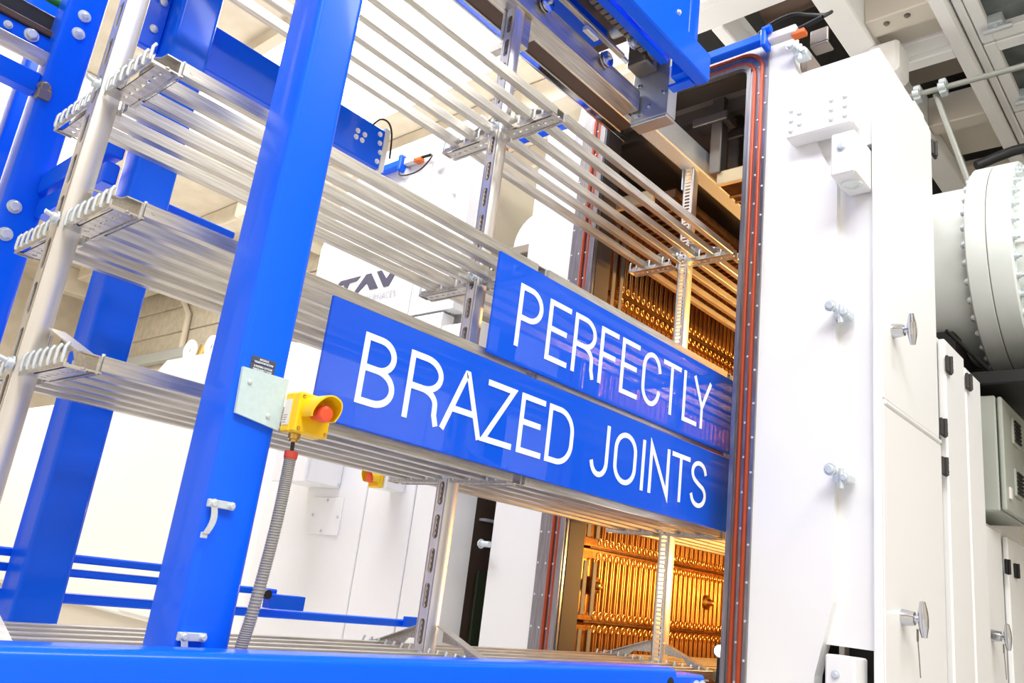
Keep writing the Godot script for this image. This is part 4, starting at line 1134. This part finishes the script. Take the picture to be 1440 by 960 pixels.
func strokes(ch: String) -> Array:
	match ch:
		"P": return [[Vector2(0, 0), Vector2(0, 1)], [Vector2(0, 1)] + arc(0.45, 0.735, 0.55, 0.265, 90, -90) + [Vector2(0, 0.47)]]
		"R": return [[Vector2(0, 0), Vector2(0, 1)], [Vector2(0, 1)] + arc(0.45, 0.745, 0.52, 0.255, 90, -90) + [Vector2(0, 0.49)], arc(0.42, 0.27, 0.48, 0.22, 90, 0, 8) + [Vector2(0.91, 0.12), Vector2(0.98, 0.0)]]
		"B": return [[Vector2(0, 0), Vector2(0, 1)], [Vector2(0, 1)] + arc(0.45, 0.76, 0.46, 0.24, 90, -90) + [Vector2(0, 0.52)], [Vector2(0.4, 0.52)] + arc(0.45, 0.26, 0.55, 0.26, 90, -90) + [Vector2(0, 0)]]
		"E": return [[Vector2(1, 1), Vector2(0, 1), Vector2(0, 0), Vector2(1, 0)], [Vector2(0, 0.53), Vector2(0.86, 0.53)]]
		"F": return [[Vector2(1, 1), Vector2(0, 1), Vector2(0, 0)], [Vector2(0, 0.53), Vector2(0.85, 0.53)]]
		"C": return [arc(0.5, 0.68, 0.5, 0.32, 10, 180) + arc(0.5, 0.32, 0.5, 0.32, 180, 350)]
		"T": return [[Vector2(0, 1), Vector2(1, 1)], [Vector2(0.5, 1), Vector2(0.5, 0)]]
		"L": return [[Vector2(0, 1), Vector2(0, 0), Vector2(1, 0)]]
		"Y": return [[Vector2(0, 1), Vector2(0.5, 0.42), Vector2(1, 1)], [Vector2(0.5, 0.46), Vector2(0.5, 0)]]
		"A": return [[Vector2(0, 0), Vector2(0.48, 1), Vector2(0.52, 1), Vector2(1, 0)], [Vector2(0.17, 0.34), Vector2(0.83, 0.34)]]
		"Z": return [[Vector2(0.02, 1), Vector2(0.96, 1), Vector2(0, 0), Vector2(1, 0)]]
		"D": return [[Vector2(0, 0), Vector2(0, 1)], [Vector2(0, 1)] + arc(0.4, 0.6, 0.6, 0.4, 90, 0) + arc(0.4, 0.4, 0.6, 0.4, 0, -90) + [Vector2(0, 0)]]
		"J": return [[Vector2(1, 1)] + arc(0.5, 0.27, 0.5, 0.27, 0, -165)]
		"O": return [arc(0.5, 0.66, 0.5, 0.34, 0, 180) + arc(0.5, 0.34, 0.5, 0.34, 180, 360) + [Vector2(1, 0.66)]]
		"I": return [[Vector2(0.5, 0), Vector2(0.5, 1)]]
		"N": return [[Vector2(0, 0), Vector2(0, 1), Vector2(1, 0), Vector2(1, 1)]]
		"S": return [arc(0.5, 0.76, 0.46, 0.24, 12, 180, 12) + arc(0.62, 0.76, 0.58, 0.245, 185, 230, 4) + [Vector2(0.5, 0.50)] + arc(0.40, 0.25, 0.58, 0.25, 48, 0, 4) + arc(0.5, 0.25, 0.48, 0.25, 0, -168, 12)]
	return []

func ribbon(m: MB, path: Array, w: float, z0: float, z1: float) -> void:
	var p: Array = [path[0]]
	for q in path:
		if q.distance_to(p[p.size() - 1]) > 0.0004: p.append(q)
	var k := p.size()
	var closed: bool = k > 4 and p[0].distance_to(p[k - 1]) < 0.002
	var l: Array = []
	for i in k:
		var d0: Vector2 = (p[i] - p[i - 1]).normalized() if i > 0 else ((p[0] - p[k - 2]).normalized() if closed else (p[1] - p[0]).normalized())
		var d1: Vector2 = (p[i + 1] - p[i]).normalized() if i < k - 1 else ((p[1] - p[0]).normalized() if closed else d0)
		var n0 := Vector2(-d0.y, d0.x)
		var n1 := Vector2(-d1.y, d1.x)
		var mm := (n0 + n1).normalized()
		l.append(mm * (w * 0.5 / max(mm.dot(n0), 0.28)))
	for i in k - 1:
		var a: Vector2 = p[i] + l[i]
		var b: Vector2 = p[i] - l[i]
		var c: Vector2 = p[i + 1] - l[i + 1]
		var d: Vector2 = p[i + 1] + l[i + 1]
		m.quad(Vector3(a.x, a.y, z1), Vector3(b.x, b.y, z1), Vector3(c.x, c.y, z1), Vector3(d.x, d.y, z1), Vector3(0, 0, 1))
		m.quad(Vector3(a.x, a.y, z0), Vector3(d.x, d.y, z0), Vector3(d.x, d.y, z1), Vector3(a.x, a.y, z1), Vector3((a - b).normalized().x, (a - b).normalized().y, 0))
		m.quad(Vector3(b.x, b.y, z0), Vector3(c.x, c.y, z0), Vector3(c.x, c.y, z1), Vector3(b.x, b.y, z1), Vector3((b - a).normalized().x, (b - a).normalized().y, 0))

func board(nm: String, label: String, x0: float, y0: float, x1: float, y1: float, letters: Array, yb: float, yt: float, sw: float) -> void:
	var t := thing(nm, label, "sign", Vector3(x0, y0, -1.36))
	part("panel", bx(x0, y0, -1.3655, x1, y1, -1.3590), M.sign, t, "translucent blue panel")
	for q in letters:
		var m := MB.new()
		var lift := 0.0
		for s in strokes(q[0]):
			var path: Array = []
			for p in s:
				path.append(Vector2(q[1] + sw / 2 + p.x * (q[2] - q[1] - sw), yb + sw / 2 + p.y * (yt - yb - sw)))
			# open straight ends run out to the full letter height
			var e0: Vector2 = path[0]
			var e1: Vector2 = path[path.size() - 1]
			var d0: Vector2 = (e0 - path[1]).normalized()
			var d1: Vector2 = (e1 - path[path.size() - 2]).normalized()
			if e0.distance_to(e1) > 0.003:
				path[0] = e0 + d0 * sw / 2
				path[path.size() - 1] = e1 + d1 * sw / 2
			ribbon(m, path, sw, -1.3592 - lift, -1.3578 - lift)
			lift += 0.0003
		part("letter", m, M.letter, t)

func signs() -> void:
	board("sign_board", "upper blue sign board reading PERFECTLY in thin white capitals", 1.364, 2.043, 2.75, 2.309, [["P", 1.454, 1.552], ["E", 1.577, 1.671], ["R", 1.691, 1.798], ["F", 1.817, 1.905], ["E", 1.926, 2.020], ["C", 2.041, 2.146], ["T", 2.158, 2.267], ["L", 2.287, 2.381], ["Y", 2.354, 2.470]], 2.087, 2.256, 0.0145)
	board("sign_board", "lower longer blue sign board reading BRAZED JOINTS in thin white capitals", 0.905, 1.775, 2.75, 2.025, [["B", 1.0, 1.1], ["R", 1.130, 1.238], ["A", 1.246, 1.377], ["Z", 1.381, 1.490], ["E", 1.510, 1.605], ["D", 1.622, 1.735], ["J", 1.817, 1.902], ["O", 1.930, 2.046], ["I", 2.072, 2.093], ["N", 2.118, 2.232], ["T", 2.245, 2.358], ["S", 2.366, 2.473]], 1.826, 1.978, 0.0145)

# ---------------------------------------------------------------- emergency stop, plate, conduit, clamps
func controls() -> void:
	var mp := thing("mounting_plate", "grey zinc mounting plate with two screws on the front blue post", "plate", Vector3(0.7, 1.7, -1.195))
	part("plate", MB.new().prism(V2([0.652, 1.788, 0.739, 1.789, 0.738, 1.702, 0.656, 1.713]), 2, -1.198, -1.192), M.plate, mp)
	for q in [[0.669, 1.767], [0.714, 1.721]]:
		part("screw", MB.new().lathe([Vector2(0.0042, 0), Vector2(0.0038, 0.002), Vector2(0, 0.0028)], Vector3(q[0], q[1], -1.192), Vector3(0, 0, 1), 14), M.zinc, mp)
	for q in [[1.8015, 1.8125, "upper dark name plate with pale lettering above the grey plate", "MODULE", "TRANSPORTATION"], [1.7895, 1.8010, "lower dark name plate, tucked behind the top of the grey plate", "LOADING SYSTEM", "EMERGENCY STOP"]]:
		var lp := thing("name_plate", q[2], "label", Vector3(0.69, q[0], -1.199))
		part("plate", bx(0.667, q[0] + 0.0008, -1.2005, 0.713, q[1], -1.1985, 0.0005), M.plate_grey, lp)
		text_on(q[3], 0.0032, Vector3(0.690, q[0] + 0.0070, -1.1980), 0, M.print, lp)
		text_on(q[4], 0.0032, Vector3(0.690, q[0] + 0.0018, -1.1980), 0, M.print, lp)
	var e := thing("emergency_stop", "yellow emergency stop box with hooded red button on the front blue post", "button", Vector3(0.77, 1.7, -1.17))
	part("box", bx(0.739, 1.700, -1.192, 0.806, 1.767, -1.165, 0.003), M.yellow, e)
	part("cover", bx(0.739, 1.700, -1.164, 0.806, 1.767, -1.148, 0.003), M.yellow, e)
	for q in [[0.746, 1.760], [0.746, 1.707], [0.799, 1.707], [0.799, 1.760]]:
		part("screw", MB.new().lathe([Vector2(0.0032, 0), Vector2(0.0032, 0.001), Vector2(0.0015, 0.001), Vector2(0, 0.0)], Vector3(q[0], q[1], -1.1482), Vector3(0, 0, 1), 12), M.brass, e)
	hood(e, Vector3(0.771, 1.738, -1.148), Vector3(0, 0, 1), 0.0265, 0.046)
	part("push_button", MB.new().lathe([Vector2(0.009, 0), Vector2(0.009, 0.016), Vector2(0.0135, 0.018), Vector2(0.0142, 0.022), Vector2(0.0142, 0.031), Vector2(0.0125, 0.0345), Vector2(0.008, 0.036), Vector2(0, 0.0365)], Vector3(0.771, 1.735, -1.148), Vector3(0, 0, 1), 26), M.red, e, "round red push button")
	var st := part("sticker", bx(0.7384, 1.712, -1.188, 0.7392, 1.755, -1.168), M.paper, e)
	for k in 4:
		part("print_line", bx(0.7381, 1.716 + k * 0.004, -1.186, 0.7385, 1.7168 + k * 0.004, -1.178 + 0.001 * k), M.ink, st)
	part("gland", MB.new().lathe([Vector2(0, 0), Vector2(0.011, 0), Vector2(0.011, 0.009), Vector2(0.008, 0.010), Vector2(0.008, 0.014), Vector2(0, 0.014)], Vector3(0.757, 1.700, -1.172), Vector3.DOWN, 6), M.brass, e)
	var cd := thing("conduit", "grey ribbed conduit hanging from the emergency stop down behind the bottom beam", "conduit", Vector3(0.755, 1.3, -1.17))
	var pts: Array = [Vector3(0.758, 1.668, -1.172), Vector3(0.758, 1.63, -1.172), Vector3(0.757, 1.583, -1.171), Vector3(0.754, 1.527, -1.17), Vector3(0.750, 1.473, -1.17), Vector3(0.744, 1.409, -1.17), Vector3(0.737, 1.363, -1.17), Vector3(0.73, 1.30, -1.17), Vector3(0.73, 1.0, -1.17)]
	var cpts := curve(pts, 40)
	part("hose", MB.new().tube(cpts, 0.0092, 14), M.conduit, cd)
	var ribs := MB.new()
	for i in range(4, 300, 3):
		var a: Vector3 = cpts[i]
		var b: Vector3 = cpts[i + 1]
		var d := (b - a).normalized()
		ribs.lathe([Vector2(0.009, 0), Vector2(0.0101, 0.0006), Vector2(0.0101, 0.0016), Vector2(0.009, 0.0022)], a, d, 14)
	part("rib", ribs, M.conduit, cd).set_meta("kind", "stuff")
	part("cuff", MB.new().lathe([Vector2(0, 0), Vector2(0.0112, 0), Vector2(0.0112, 0.010), Vector2(0.0105, 0.011), Vector2(0.0105, 0.013), Vector2(0, 0.013)], Vector3(0.758, 1.671, -1.172), Vector3.DOWN, 18), M.red_cuff, cd, "red end cuff")
	part("wire", MB.new().tube([Vector3(0.757, 1.69, -1.172), Vector3(0.7585, 1.668, -1.172)], 0.0032, 8), M.hinge, cd)
	for q in [[1.570, "upper zinc cable clamp on the front blue post"], [1.376, "lower zinc cable clamp on the front blue post, just above the bottom beam"]]:
		var y: float = q[0]
		var c := thing("cable_clamp", q[1], "clamp", Vector3(0.665, y, -1.195))
		part("strip", bx(0.646, y - 0.006, -1.2, 0.690, y + 0.006, -1.192, 0.001), M.zinc, c)
		part("bolt", MB.new().bolt(Vector3(0.654, y, -1.192), Vector3(0, 0, 1), 0.0052), M.zinc, c)
		part("bolt", MB.new().bolt(Vector3(0.684, y, -1.192), Vector3(0, 0, 1), 0.0048), M.zinc, c)
		var hk: Array = []
		for i in 9:
			var t := float(i) / 8
			hk.append(Vector2(0.655 - 0.004 * t, y - 0.004 - 0.042 * t))
		var hm := MB.new()
		for i in 8:
			var z0 := -1.192 + 0.010 * sin(PI * i / 8.0)
			var z1 := -1.192 + 0.010 * sin(PI * (i + 1) / 8.0)
			var a: Vector2 = hk[i]
			var b: Vector2 = hk[i + 1]
			for dz in [0.0, 0.0018]:
				hm.quad(Vector3(a.x - 0.005, a.y, z0 + dz), Vector3(a.x + 0.005, a.y, z0 + dz), Vector3(b.x + 0.005, b.y, z1 + dz), Vector3(b.x - 0.005, b.y, z1 + dz), Vector3(0, 0, 1))
			for dx in [-0.005, 0.005]:
				hm.quad(Vector3(a.x + dx, a.y, z0), Vector3(b.x + dx, b.y, z1), Vector3(b.x + dx, b.y, z1 + 0.0018), Vector3(a.x + dx, a.y, z0 + 0.0018), Vector3(sign(dx), 0, 0))
		part("strap", hm, M.zinc, c)
		part("strap_hook", bx(0.644, y - 0.053, -1.194, 0.6555, y - 0.044, -1.1915, 0.001), M.zinc, c)
